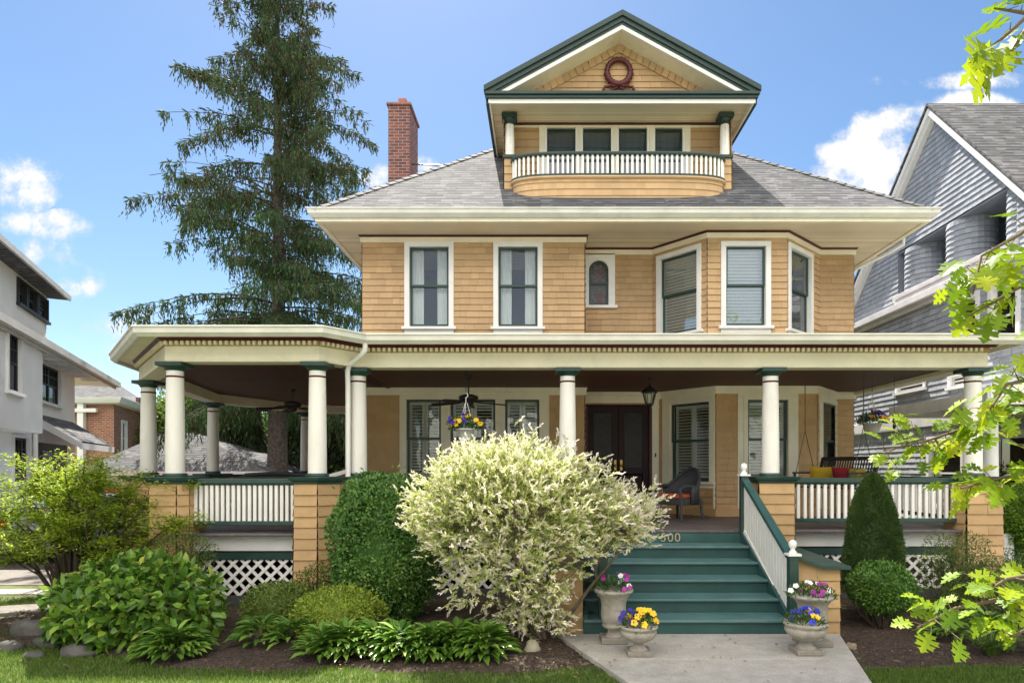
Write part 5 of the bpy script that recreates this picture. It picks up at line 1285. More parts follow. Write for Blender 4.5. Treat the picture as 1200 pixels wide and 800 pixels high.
n = len(P_); leaves('foliage', np.array(P_), np.array(D_), unit(rdir(n)*.5+np.array([0,0,1])), RNG.uniform(.040,.075,n), RNG.uniform(.020,.034,n), T_, leafm('burning_bush_leaf', [(0,(.13,.22,.025)),(.6,(.34,.46,.04)),(1,(.60,.62,.07))], .5), t)
P_, D_ = [], []
for k in range(260):
    s_ = random.choice(tips[:80]); P_.append(s_[1]+Vector((random.gauss(0,.1),random.gauss(0,.1),random.uniform(0,.2)))); D_.append(Vector((random.gauss(0,.6),random.gauss(0,.6),1)))
# rust coloured shrub behind
shrub('barberry', (PX(70,11.5),11.5,1.35), (.7,.5,.8), 700, [(0,(.16,.05,.03)),(1,(.34,.15,.08))], .05, .02, 'sparse rust-coloured twiggy shrub behind the big airy bush', seed=51, amp=.35, inner=.8, stems=10)

# dappled willow -------------------------------------------------------
wx, wy = PX(640,7.75), 7.75
t = thing('dappled_willow', (wx,wy,0), 'dappled willow bush with creamy pink-white shoot tips in front of the porch', 'willow')
m = MB(); shoots = []
def limb(p0, p1, r0, r1):
    q = (Vector(p0)+Vector(p1))/2+Vector((random.gauss(0,.05),random.gauss(0,.05),.10)); m.tube([p0,q,p1], [r0,(r0+r1)/2,r1], 6); return q
wc_ = (PX(600,7.8), 7.8, 1.42)
dirs_ = rdir(420); dirs_ = dirs_[dirs_[:,2] > -.72]
hubs = []
for i in range(17):
    a = random.uniform(0,6.28); q = random.uniform(.25,.6); tgt = (wc_[0]+1.25*q*math.cos(a), wc_[1]+1.0*q*math.sin(a), random.uniform(.9,1.5)); limb((wx+.10*math.cos(a), wy+.10*math.sin(a), -.02), tgt, .026, .012); hubs.append(Vector(tgt))
e2 = at(755,610,7.5); m.tube([(wx+.05,wy,-.02),at(690,690,7.6),at(735,635,7.5),at(775,600,7.5)], [.03,.022,.013,.006], 6); hubs += [Vector(at(700,660,7.6)), Vector(at(740,640,7.5))]
for d in dirs_:
    L_ = lump(np.array([d]), 77, .15, 3.4)[0]
    end = Vector((wc_[0]+1.13*L_*d[0], wc_[1]+1.05*L_*d[1], wc_[2]+(.90 if d[2] > 0 else 1.15)*L_*d[2]))
    if end.z < .25 or (end.x > PX(655,7.7) and end.z < 1.15-(.25 if end.x < PX(680,7.7) else 0)): continue
    if end.z < 1.0 and abs(end.x-PX(605,7.7)) > .18+end.z*.72: continue
    if d[2] < -.25 and random.random() < .5: continue
    h = min(hubs, key=lambda q: (q-end).length+random.random()*.5); limb(h, end, .007, .003); shoots.append((h, end))
for i in range(50):     # the arm that reaches right over the steps
    e = Vector(at(random.gauss(728,20), random.gauss(597,14), 7.5)); e.y += random.gauss(0,.25)
    h = hubs[-1] if random.random() < .6 else hubs[-2]; limb(h, e, .006, .003); shoots.append((h, e))
for i in range(26):     # low bits near the base
    a = random.uniform(0,6.28); e = Vector((wx+random.gauss(-.30,.30), wy+random.gauss(-.25,.3), random.uniform(.3,.95))); h = Vector((wx+random.gauss(0,.1),wy,.2)); limb(h, e, .006, .002); shoots.append((h, e))
part('stem', m, surf('willow_bark', (.16,.13,.09), .85, .3, 12, bump=.5), t)
P_, D_, T_, S_ = [], [], [], []
cc = Vector(wc_)
for (h, e) in shoots:
    for k in range(13):
        s_ = random.random()**.55; pt = h.lerp(e, .35+.70*s_)+Vector((random.gauss(0,.10),random.gauss(0,.10),random.gauss(0,.08)))
        out = ((pt-cc).normalized()+Vector((random.gauss(0,.75),random.gauss(0,.75),.45+random.gauss(0,.55)))).normalized(); Ls = random.uniform(.08,.19)
        tip = (pt-cc); rel = min(1.15, math.sqrt((tip.x/1.35)**2+(tip.y/1.05)**2+(tip.z/.95)**2))
        for q in range(13):
            f = q/12; pos = pt+out*Ls*f; rd = Vector((random.gauss(0,1),random.gauss(0,1),random.gauss(0,1))).normalized()
            P_.append(pos); D_.append(out*(.6+f)+rd*.75); T_.append(min(1,max(0, f*.72*(rel**1.3)+.33*rel+random.gauss(0,.12)))); S_.append(.052*(1-.25*f))
n = len(P_); S_ = np.array(S_)*RNG.uniform(.8,1.25,n)
leaves('foliage', np.array([tuple(p) for p in P_]), np.array([tuple(p) for p in D_]), rdir(n), S_, S_*.42, T_, leafm('willow_leaf', [(0,(.12,.20,.03)),(.35,(.38,.45,.09)),(.62,(.62,.63,.32)),(.85,(.80,.77,.60)),(1,(.84,.74,.66))], .34, .5), t)

# stones and small rocks ----------------------------------------------
RK = surf('field_stone', (.10,.096,.088), .9, .45, 6, bump=1.0, bs=18, dirt=.7, dirtc=(.09,.085,.07))
def rock(x, y, r, label, mat=RK, sq_=.5, seed=0, group=None):
    m = MB(); n, k = 14, 9; vs = []
    for i in range(k+1):
        th = math.pi*i/k
        for j in range(n):
            a = 2*math.pi*j/n; d = np.array([[math.sin(th)*math.cos(a), math.sin(th)*math.sin(a), math.cos(th)]]); q = lump(d, seed, .24, 2.2)[0]*(1+.05*math.sin(7*a+3*th))
            vs.append((x+r[0]*q*d[0,0], y+r[1]*q*d[0,1], r[2]*.35+r[2]*q*d[0,2]))
    m.add(vs, [(i*n+j, (i+1)*n+j, (i+1)*n+(j+1)%n, i*n+(j+1)%n) for i in range(k) for j in range(n)], True)
    tag(m.build('rock', mat), label, 'rock', group)
rock(PX(624,7.15), 7.15, (.10,.09,.11), 'round pale boulder by the willow stems', surf('pale_stone', (.34,.31,.22), .9, .2, 8, bump=.8, bs=40, dirt=.4, dirtc=(.10,.12,.05)), seed=1)
rock(PX(598,6.95), 6.95, (.26,.15,.035), 'flat grey stepping stone in front of the willow', surf('slate_stone', (.15,.13,.13), .9, .2, 8, bump=.5), seed=2)
rock(PX(997,7.35), 7.35, (.07,.06,.05), 'small brown pebble right of the walkway', surf('brown_stone', (.25,.19,.13), .85, .2, 8, bump=.6), seed=3)
for i, (px, py, r, lab) in enumerate(((38,746,(.26,.16,.16),'largest grey edging rock at the lower left'),(12,762,(.14,.10,.08),'edging rock nearest the left edge'),(58,757,(.17,.11,.09),'pale edging rock under the hydrangea'),(40,770,(.12,.08,.05),'small flat edging rock in front of the others'),(92,768,(.2,.12,.10),'dark edging rock half under the hydrangea leaves'))):
    Y = HE*FP/(py-VY); rock(PX(px,Y), Y, r, lab, seed=10+i, group='edging rocks at the lower left')
# chips and crumbs of bark on the bed, loose leaves
n = 9000; x = RNG.uniform(-6.8,8.5,n); y = 6.2+RNG.random(n)**1.5*4.5; k = np.array([bed_ok(a,b) for a,b in zip(x,y)]); x, y = x[k], y[k]; n = len(x)
p = np.stack([x,y,.035+.02*RNG.random(n)],1)
CH_ = surf('bark_chip', (.10,.07,.05), .9, .3, 20, tone=.6)
tag(leaves('bark_mulch', p, unit(rdir(n)*np.array([1,1,.25])), unit(rdir(n)*.35+np.array([0,0,1])), RNG.uniform(.010,.038,n), RNG.uniform(.006,.02,n), RNG.random(n), CH_, None, 'quad'), kind='stuff')
n = 150; x = RNG.uniform(-6,6,n); y = RNG.uniform(5.9,8.2,n); hz_ = np.array([.072 if walk_l(b) < a < walk_r(b) and b < 7.8 else .062 for a, b in zip(x,y)])
tag(leaves('leaf_litter', np.stack([x,y,hz_],1), unit(rdir(n)*np.array([1,1,.1])), unit(rdir(n)*.3+np.array([0,0,1])), RNG.uniform(.025,.055,n), RNG.uniform(.015,.03,n), RNG.random(n), surf('dry_leaf', (.22,.13,.05), .8, .2, tone=.5), None, 'leaf'), kind='stuff')
n = 260; x = RNG.normal(.75,.9,n); y = RNG.uniform(6.4,7.9,n); tag(leaves('fallen_petals', np.stack([x,y,np.full(n,.068)],1), unit(rdir(n)*np.array([1,1,.1])), unit(rdir(n)*.2+np.array([0,0,1])), RNG.uniform(.01,.026,n), RNG.uniform(.007,.014,n), RNG.random(n), surf('petal_litter', (.50,.45,.28), .8, .2, tone=.5), None, 'leaf'), kind='stuff')
# lawn blades -----------------------------------------------------------
def lawn_patch(n, x0, x1, y0, y1, cond, hmin=.03, hmax=.065, bias=1.0):
    x = RNG.uniform(x0,x1,n); y = y0+(y1-y0)*RNG.random(n)**bias; k = np.array([cond(a,b) for a,b in zip(x,y)]); return np.stack([x[k],y[k],np.full(k.sum(),.0)],1)
G = [lawn_patch(90000, -7.5, .95, 5.3, 7.6, lambda a,b: b < bed_front(a)+.06 and a < walk_l(b)-.02), lawn_patch(42000, 2.9, 6.6, 5.3, 6.75, lambda a,b: b < bed_front(a)+.05 and a > walk_r(b)+.02),
     lawn_patch(36000, -11.5, -6.2, 6.2, 10.4, lambda a,b: b < 8.2+(a+12)*.1 or 9.0+(a+12)*.12 < b < 10.15)]
p = np.concatenate(G); n = len(p); d = unit(rdir(n)*np.array([.55,.55,0])+np.array([0,0,1])); h = RNG.uniform(.03,.062,n)
tag(leaves('grass', p, d, rdir(n)*np.array([1,1,.1]), h, .0055, np.clip(RNG.normal(.5,.25,n),0,1), leafm('grass_blade', [(0,(.06,.12,.018)),(.6,(.13,.22,.035)),(1,(.26,.33,.07))], .4), None, 'blade'), kind='stuff')
# ================================================================ trees
def spruce(x, y, H, label):
    t = thing('spruce_tree', (x,y,0), label, 'tree')
    m = MB(); m.tube([(x,y,-.1),(x,y,1),(x+.05,y,H*.4),(x,y,H*.75),(x,y,H)], [.46,.40,.22,.11,.02], 14); part('trunk', m, surf('spruce_bark', (.085,.065,.055), .95, .3, 5, bump=1, bs=14, stretch=(1,1,.4), col2=(.14,.12,.105)), t)
    br = MB(); P, D, Lh, Wd, T = [], [], [], [], []
    z = 4.2
    while z < H-.3:
        hz = z/H
        for k in range(3 if random.random() < .55 else 2):
            a = random.uniform(0, 2*math.pi); 
            L = (5.3*(1-hz**2.7)*random.uniform(.68,1.08)+.25) if z > 6 else 4.6*random.uniform(.7,1)
            pass
            rise = -.02+.62*hz*random.uniform(.7,1.2); pts = []
            n = max(5, int(L/.35))
            for i in range(n+1):
                s = i/n; aa = a+.10*math.sin(s*3+z); pts.append(Vector((x+L*s*math.cos(aa), y+L*s*math.sin(aa), z+L*(rise*s-.42*s*s+.10*max(0,s-.7)))))
            br.tube(pts, [max(.010,.055*(1-hz*.6)*(1-i/n)) for i in range(n+1)], 5, cap=False)
            dens = random.choice((.3,.6,.85,1.0))
            # side twigs
            nt = max(4, int(L/.17))
            for j in range(nt):
                s = (j+.5)/nt*.93+.07
                if s < .10 or random.random() > dens: continue
                i = min(n-1, int(s*n)); q = pts[i].lerp(pts[i+1], s*n-i); dirn = (pts[i+1]-pts[i]).normalized()
                for sg in (-1, 1):
                    sd_ = Vector((-math.sin(a)*sg, math.cos(a)*sg, 0)); tl = (.95*(1-s)+.22)*random.uniform(.5,1.2)*(1-.35*hz)
                    e = q+sd_*tl*.8+dirn*tl*.55+Vector((0,0,-.18*tl+random.uniform(-.08,.05)))
                    if random.random() < .35: br.tube([q,e], [.010,.004], 3, cap=False)
                    hang = random.uniform(.2,1.0)*(1.3-.6*hz)
                    for c in range(4):      # strands that hang from the twig
                        r0 = q.lerp(e, random.random()*1.05); hl = hang*random.uniform(.25,1); ns = max(2, int(hl/.13)); g0 = min(1,max(0,random.gauss(.40,.2)+.3*(hz < .5)*random.random())); lx0, ly0 = random.gauss(0,.10), random.gauss(0,.10)
                        for v_ in range(ns):
                            f = v_/ns; P.append((r0.x+lx0*f+random.gauss(0,.018), r0.y+ly0*f+random.gauss(0,.018), r0.z-hl*f)); D.append((lx0+random.gauss(0,.30), ly0+random.gauss(0,.30), -1)); Lh.append(random.uniform(.16,.27)*(1.1-.3*f)); Wd.append(random.uniform(.035,.070)*(1.15-.6*f)); T.append(min(1,max(0,g0+random.gauss(0,.08))))
                    for c in range(4):
                        r0 = q.lerp(e, random.random()); P.append(tuple(r0)); D.append((sd_.x*.6+dirn.x+random.gauss(0,.3), sd_.y*.6+dirn.y+random.gauss(0,.3), random.uniform(-.6,.2))); Lh.append(random.uniform(.14,.26)); Wd.append(random.uniform(.03,.06)); T.append(min(1,max(0,random.gauss(.5,.2))))
        z += random.uniform(.15,.30)*(1 if z < 18 else .9)
    part('branch', br, BARK, t)
    n = len(P); leaves('crown', np.array(P), np.array(D), rdir(n), np.array(Lh), np.array(Wd), np.array(T), leafm('spruce_needles', [(0,(.13,.085,.045)),(.3,(.075,.085,.035)),(.6,(.05,.105,.04)),(1,(.12,.23,.06))], .28, .6), t, 'leaf')
    return t
spruce(PX(325,24.5), 24.5, 22.8, 'tall ragged old spruce with drooping branches behind the porch')

def broadleaf(x, y, H, R_, label, cols, n=9000, ls=.22, seed=1, group=None, zc=None, cat='tree', trunk_r=.22, rz=None):
    t = thing('broadleaf_tree', (x,y,0), label, cat, group)
    zc = zc or H-R_*.9; rz = rz or R_*.95
    m = MB(); m.tube([(x,y,-.1),(x+.1,y,zc*.5),(x,y,zc)], [trunk_r,trunk_r*.75,trunk_r*.4], 10); part('trunk', m, BARK, t)
    g = random.Random(seed); m = MB(); P, D = [], []
    nb = 26
    for i in range(nb):
        a = g.uniform(0,6.28); el = g.uniform(-.4,1.4); r = R_*g.uniform(.45,.85)
        c = (x+r*math.cos(a)*math.cos(el), y+r*math.sin(a)*math.cos(el), zc+rz*.8*math.sin(el)*g.uniform(.7,1.0)); m.tube([(x,y,zc*.8),((x+c[0])/2,(y+c[1])/2,(zc*.8+c[2])/2+.2),c], [trunk_r*.4,trunk_r*.2,.02], 5)
        p, d = blob(c, (R_*.36,R_*.36,R_*.30), n//nb, seed*31+i, .25, 3, .8); P.append(p); D.append(d)
    part('limb', m, BARK, t); P = np.concatenate(P); D = np.concatenate(D); k = len(P)
    leaves('crown', P, unit(D+rdir(k)), unit(rdir(k)*.7+np.array([0,0,.8])), ls*RNG.uniform(.7,1.3,k), ls*.55, np.clip(RNG.normal(.5,.25,k),0,1), leafm(label[:18].replace(' ','_')+'_leaf', cols, .4), t); return t
LG = [(0,(.06,.12,.02)),(1,(.19,.28,.05))]; MG = [(0,(.035,.08,.018)),(1,(.10,.17,.035))]
broadleaf(PX(222,34), 34, 6.0, 2.8, 'light green tree behind the garage roof, left of the spruce', LG, 8000, .26, 2)
broadleaf(PX(185,38), 38, 5.6, 2.6, 'small light green tree between the brick house and the porch column', LG, 5000, .28, 3)
broadleaf(PX(300,36), 36, 5.2, 3.0, 'mid green tree directly behind the spruce trunk', MG, 8000, .26, 4)
broadleaf(PX(375,32), 32, 5.2, 2.8, 'mid green tree right of the spruce trunk', MG, 8000, .24, 5)
broadleaf(PX(430,34), 34, 6.5, 3.2, 'green tree behind the left wall of the tan house', MG, 8000, .26, 6)
for i, (px, Y, r) in enumerate(((345,22.5,1.0),(300,23.5,1.1),(415,23,1.2))):
    shrub('garden_shrub', (PX(px,Y),Y,r*.6), (r,r*.8,r*1.0), 3200, [(0,(.06,.13,.02)),(1,(.20,.32,.05))], .11, .05, ['sunlit green shrub at the foot of the spruce trunk','dark garden shrub left of the spruce trunk','garden shrub right of the spruce seen past the corner columns'][i], seed=60+i, amp=.25, inner=.5)
# evergreen screen low behind the porch
for i, px in enumerate((262,290,352,385,412,438)):
    Y = 27.5+.4*(i%2); x = PX(px,Y); t = thing('arborvitae', (x,Y,0), ['leftmost','second from the left','third from the left','fourth from the left','fifth from the left','rightmost'][i]+' arborvitae of the dark screen behind the porch', 'conifer', 'dark conifer screen')
    n = 4200; zz = RNG.random(n); th = RNG.uniform(0,6.28,n); rr = .95*(1-zz**2)**.7*(1-.5*RNG.random(n)**2)
    p = np.stack([x+rr*np.cos(th), Y+rr*np.sin(th), .3+4.9*zz],1); leaves('crown', p, np.stack([np.cos(th)*.5,np.sin(th)*.5,-1+.6*RNG.random(n)],1), rdir(n), RNG.uniform(.2,.42,n), .06, np.clip(RNG.normal(.4,.2,n),0,1), leafm('arborvitae_leaf', [(0,(.02,.035,.012)),(1,(.07,.10,.03))], .15) if i == 0 else bpy.data.materials['arborvitae_leaf'], t)
    m = MB(); m.tube([(x,Y,0),(x,Y,4)], [.12,.04], 6); part('trunk', m, BARK, t)

# ================================================================ foreground oak (its low boughs hang in from the right)
OX, OY = 4.5, 2.3
t = thing('oak_tree', (OX,OY,0), 'oak with lobed yellow-green leaves reaching in from the right edge', 'tree')
m = MB(); m.tube([(OX,OY,-.1),(OX,OY+.02,1.5),(OX-.05,OY,3.5),(OX,OY,6.5)], [.24,.19,.15,.08], 14); part('trunk', m, BARK, t)
bm_ = MB(); P, D, N_, L_ = [], [], [], []
def bough(pix, n, spread, ls, r0=.011, ydev=.06, dens=1.0):
    """pix: list of (px, py, Y) down the bough, from the trunk side to the tip"""
    pts = [Vector(at(*q)) for q in pix]; bm_.tube([Vector((OX-.1,OY,max(1.2,pts[0].z*.8+.5)))]+pts, [r0*2.2]+[r0*(1-.75*i/(len(pts)-1)) for i in range(len(pts))], 6)
    for k in range(int(n*1.7)):
        s = random.random()*(len(pts)-1); i = min(len(pts)-2, int(s)); q = pts[i].lerp(pts[i+1], s-i); ax = (pts[i+1]-pts[i]).normalized()
        off = Vector((random.gauss(0,spread),random.gauss(0,ydev),random.gauss(0,spread))); b = q+off*.6
        if random.random() < .6: bm_.tube([q, b], [.0025,.0012], 3, cap=False)
        d = (ax*.9+off.normalized()*.8+Vector((0,0,-.25))+Vector((random.gauss(0,.35),random.gauss(0,.35),random.gauss(0,.25)))).normalized()
        P.append(tuple(b)); D.append(tuple(d)); nv = Vector((random.gauss(0,.55),random.gauss(-.25,.45),1)); N_.append(tuple(nv)); L_.append(ls*random.uniform(.6,1.02))
bough([(1290,-25,2.2),(1225,0,2.1),(1175,45,2.1),(1135,75,2.1)], 6, .035, .17)
bough([(1250,30,2.1),(1205,30,2.05),(1185,60,2.05)], 4, .04, .16)
bough([(1260,30,2.3),(1200,15,2.2),(1165,10,2.2)], 5, .03, .11)
bough([(1320,180,2.2),(1255,225,2.2),(1195,275,2.2),(1150,300,2.2),(1140,345,2.2)], 22, .055, .105)
bough([(1330,250,2.3),(1240,310,2.2),(1180,345,2.2),(1135,370,2.2)], 16, .05, .12)
bough([(1330,330,2.3),(1250,390,2.3),(1205,410,2.3),(1185,440,2.3)], 8, .05, .11)
bough([(1320,420,2.4),(1215,470,2.4),(1150,495,2.5),(1090,515,2.6),(1035,528,2.6)], 64, .058, .085)
bough([(1310,430,2.1),(1230,440,2.1),(1180,450,2.1),(1160,480,2.1)], 14, .05, .10)
bough([(1320,520,2.4),(1225,545,2.4),(1165,562,2.4),(1115,575,2.45)], 26, .045, .10)
bough([(1330,600,2.2),(1225,545,2.3),(1195,520,2.3)], 14, .06, .10)
bough([(1340,690,2.0),(1240,690,2.0),(1180,700,2.0),(1120,712,2.05),(1075,735,2.1)], 34, .040, .088, ydev=.10)
bough([(1340,660,2.0),(1230,670,2.0),(1180,678,2.0),(1160,690,2.0)], 16, .035, .085, ydev=.12)
bough([(1340,720,1.9),(1240,720,1.9),(1185,745,1.95)], 10, .03, .085)
# the rest of the crown, above and right of the picture
nn_ = 0
while nn_ < 2600:
    c = (random.gauss(OX+.6,1.5), random.gauss(OY-.6,1.6), random.uniform(3.4,7.5))
    if c[1] > .2 and (c[0]/c[1] < (1240-VX)/FP and (c[2]-HE)/c[1] < (VY+40)/FP): continue
    P.append(c); D.append((random.gauss(0,1),random.gauss(0,1),-.4)); N_.append((random.gauss(0,.5),random.gauss(0,.5),1)); L_.append(random.uniform(.10,.16)); nn_ += 1
for i in range(24): a = random.uniform(0,6.28); bm_.tube([(OX,OY,random.uniform(2.5,6)),(OX+.7+1.2*math.cos(a),OY-.7+1.2*math.sin(a),random.uniform(4,7))], [.04,.01], 5)
part('bough', bm_, surf('oak_twig', (.12,.09,.05), .8), t)
n = len(P); leaves('crown', np.array(P), np.array(D), np.array(N_), np.array(L_), np.array(L_)*.92, np.clip(RNG.normal(.5,.25,n),0,1), leafm('oak_leaf', [(0,(.09,.18,.008)),(.5,(.21,.32,.010)),(1,(.42,.46,.015))], .48, .5, spec=.35), t, 'oak')

# ================================================================ neighbours
SH = surf('grey_shingle', (.33,.355,.40), .75, .10, 1.2, tone=.22, bump=.3, bs=60)
NW = surf('neighbour_white', (.80,.79,.78), .6, .05, 2)
# right: grey shingled house, gable wall facing left ---------------------
NX = 9.5
nb = thing('house', (NX+3, 16, 0), 'grey shingled gabled house with white rakes at the right edge', 'house')
F = Frame(NX, 24.5, NX, 11.3)          # u runs toward the street, outward = -X
ay, azp = 15.6, 10.62; sl1 = 1.0
def gclip(z):
    h = (azp-z)/sl1; return (24.5-(ay+min(h*1.14,8.9)), 24.5-(ay-min(h*.93, 4.3)))
U = lambda y: 24.5-y
m = MB(); m.shingles(F, 0, F.len, 6.36, 10.5, [(U(17.25),U(12.95),6.62,7.72)], .13, (.10,.22), clip=gclip)
part('gable_wall', m, SH, nb)
m = MB(); m.shingles(F, 0, F.len, 0.2, 3.05, [(U(15.9),U(14.6),1.1,2.75),(U(13.6),U(12.5),1.1,2.75)], .14, (.12,.3)); m.shingles(F, 0, F.len, 3.35, 6.05, [(U(14.75),U(14.05),4.5,5.9),(U(13.75),U(12.85),4.5,5.9),(U(17.4),U(16.0),4.0,4.35),(U(15.1),U(14.2),3.9,4.2)], .14, (.12,.3))
m.shingles(Frame(NX,11.3,NX+9,11.3), 0, 9, .2, 6.05, (), .15, (.12,.3)); part('side_wall', m, SH, nb)
m = MB(); m.fb(F, -.1, F.len+.1, 6.06, 6.16, 0, .14); m.fb(F, -.1, F.len+.15, 6.165, 6.33, 0, .26); m.fb(F, -.1, F.len+.1, 3.06, 3.34, 0, .09)
m.fb(F, U(17.3), U(12.9), 6.50, 6.60, -.1, .16); m.fb(F, U(17.3), U(12.9), 6.40, 6.49, 0, .10)
part('band_course', m, surf('grey_white_trim', (.62,.61,.62), .6), nb, bevel=.01)
# recess with round shingled turrets
m = MB(); m.fb(F, U(17.25), U(12.95), 6.6, 7.75, -1.2, -1.15); m.fb(F, U(17.25), U(12.95), 7.72, 7.76, -1.15, .0); m.fb(F, U(17.25), U(12.95), 6.55, 6.6, -1.15, .0); m.fb(F, U(17.3), U(17.25), 6.6, 7.72, -1.15, 0); m.fb(F, U(12.95), U(12.9), 6.6, 7.72, -1.15, 0)
part('recess', m, surf('grey_shingle_flat', (.21,.23,.27), .8, .15, 3), nb)
for yc, r_ in ((15.0,.50),(16.75,.50),(13.1,.45)):
    m = MB(); n = 26; rows = 9; 
    for i in range(rows):
        za = 6.6+i*1.12/rows; zb = za+1.12/rows
        for j in range(n):
            a0, a1 = 2*math.pi*j/n, 2*math.pi*(j+1)/n; q = random.uniform(0,.006)
            g = lambda a, rr, z: (NX+.45+rr*math.cos(a), yc+rr*math.sin(a), z)
            m.add([g(a0,r_+.02+q,za),g(a1,r_+.02+q,za),g(a1,r_,zb),g(a0,r_,zb),g(a0,r_,za),g(a1,r_,za)], [(0,1,2,3),(4,5,1,0)], tone=random.uniform(.2,.8))
    part('round_turret', m, SH, nb)
def nwindow(F, a, b, z0, z1, parent, fm=NW, sm=None, mid=True, cas=.11, gm=None, tri=1):
    m = MB(); m.fb(F, a-cas, a, z0, z1+cas, -.1, .05); m.fb(F, b, b+cas, z0, z1+cas, -.1, .05); m.fb(F, a, b, z1, z1+cas, -.1, .048); wi = part('window', m, fm, parent)
    m = MB(); m.fb(F, a-cas-.03, b+cas+.03, z0-.07, z0-.001, -.1, .09); part('sill', m, fm, wi)
    m = MB(); t = .05
    for k in range(tri):
        p, q = a+(b-a)*k/tri, a+(b-a)*(k+1)/tri
        m.fb(F, p, p+t, z0, z1, -.08, -.03); m.fb(F, q-t, q, z0, z1, -.08, -.03); m.fb(F, p+t, q-t, z0, z0+t, -.08, -.031); m.fb(F, p+t, q-t, z1-t, z1, -.08, -.031); m.fb(F, p+t, q-t, (z0+z1)/2-.02, (z0+z1)/2+.02, -.08, -.029)
        if sm is not None: # upper-sash muntins
            m.fb(F, (p+q)/2-.012, (p+q)/2+.012, (z0+z1)/2, z1, -.07, -.035); m.fb(F, p+(q-p)*.28, p+(q-p)*.28+.02, (z0+z1)/2, z1, -.07, -.035); m.fb(F, p+(q-p)*.7, p+(q-p)*.7+.02, (z0+z1)/2, z1, -.07, -.035)
            m.fb(F, p+t, q-t, z0+(z1-z0)*.75-.01, z0+(z1-z0)*.75+.01, -.07, -.036)
    part('sash', m, sm or fm, wi)
    m = MB(); m.fb(F, a, b, z0, z1, -.06, -.055); part('pane', m, gm or GLASSD, wi); 
    m = MB(); m.fb(F, a, b, z0, z1, -.3, -.28); part('shade', m, BLACK, wi); return wi
nwindow(F, U(14.7), U(14.15), 4.55, 5.8, nb); nwindow(F, U(13.65), U(12.95), 4.55, 5.8, nb); nwindow(F, U(15.85), U(14.65), 1.15, 2.7, nb); nwindow(F, U(13.55), U(12.55), 1.15, 2.7, nb)
nwindow(F, U(17.3), U(16.1), 4.05, 4.3, nb, cas=.08); nwindow(F, U(15.05), U(14.25), 3.92, 4.15, nb, cas=.08)
# rakes and roof
m = MB()
for (ye, ze) in ((ay+8.0, azp-8.0/1.14), (ay-4.35, azp-4.35/.93)):
    for (d0, d1, w0, w1) in ((-.12,.06,0,.34),(-.20,-.0,.10,.26)):
        P0 = Vector((NX-.02, ye, ze)); P1 = Vector((NX-.02, ay, azp)); 
        V_ = [P0+Vector((d0,0,-w1+.17)),P1+Vector((d0,0,-w1+.17)),P1+Vector((d0,0,-w0+.17)),P0+Vector((d0,0,-w0+.17))]; V_ += [v+Vector((d1-d0,0,0)) for v in V_]
        m.add(V_, [(0,1,2,3),(7,6,5,4),(0,4,5,1),(2,6,7,3),(0,3,7,4),(1,5,6,2)])
part('rake_board', m, NW, nb)
m = MB(); e1 = (ay-4.6, azp-4.6/.93+.19); e2 = (ay+8.3, azp-8.3/1.14+.19)
for (ye, ze) in (e1, e2):
    q = [(NX-.25,ye,ze),(NX+10,ye,ze),(NX+10,ay,azp+.19),(NX-.25,ay,azp+.19)]
    if ye > ay: q = q[::-1]
    m.add(q+[(a,b,c-.06) for a,b,c in q], [(0,1,2,3),(7,6,5,4),(0,4,5,1),(1,5,6,2),(2,6,7,3),(3,7,4,0)])
part('roof', m, ROOFN, nb)
m = MB(); vx, vy_ = NX+1.55, 14.2; vz = azp+.19-(ay-vy_)/.93; m.lathe((vx,vy_,vz-.1), [(.07,0),(.07,.30),(.11,.31),(.11,.38),(.03,.42)], 10); part('roof_vent', m, surf('galvanised', (.4,.4,.42), .5, metal=.3), nb)
# its front porch: white columns, floor
m = MB(); m.box(NX-.7, NX+9, 8.6, 11.3, 3.35, 3.75); m.box(NX-.75, NX+9, 8.5, 11.3, 3.76, 3.9); part('porch_entablature', m, NW, nb) if False else None
for (x, y) in ((PX(1160,11.6), 11.6),):
    m = MB(); m.lathe((x,y,0), [(.17,.9),(.17,1.0),(.14,1.05),(.125,3.0),(.16,3.05),(.16,3.15)], 20); m.box(x-.25,x+.25,y-.25,y+.25,0,.9); part('column', m, NW, nb)
m = MB(); m.box(PX(1160,11.6)-.2, NX+6, 11.4, 11.29, 3.16, 3.5); part('beam', m, NW, nb)
m = MB(); m.box(PX(1160,11.6)-.25, NX, 11.30, 14.5, 3.16, 3.4); part('porch_roof', m, bpy.data.materials['grey_white_trim'], nb)

# left: white stucco house, rotated ------------------------------------
STU = surf('white_stucco', (.86,.84,.81), .85, .05, 2, bump=.4, bs=120)
BLK = surf('black_sash', (.03,.028,.028), .5)
dx, dy = -.395, .919            # direction of its side wall, away from the camera
wc0 = (-13.98, 19.41); Ls = 15.4
near = (wc0[0]-dx*Ls, wc0[1]-dy*Ls)
lh = thing('house', (-17, 14, 0), 'white stucco house with black windows and deep eaves at the left edge', 'house')
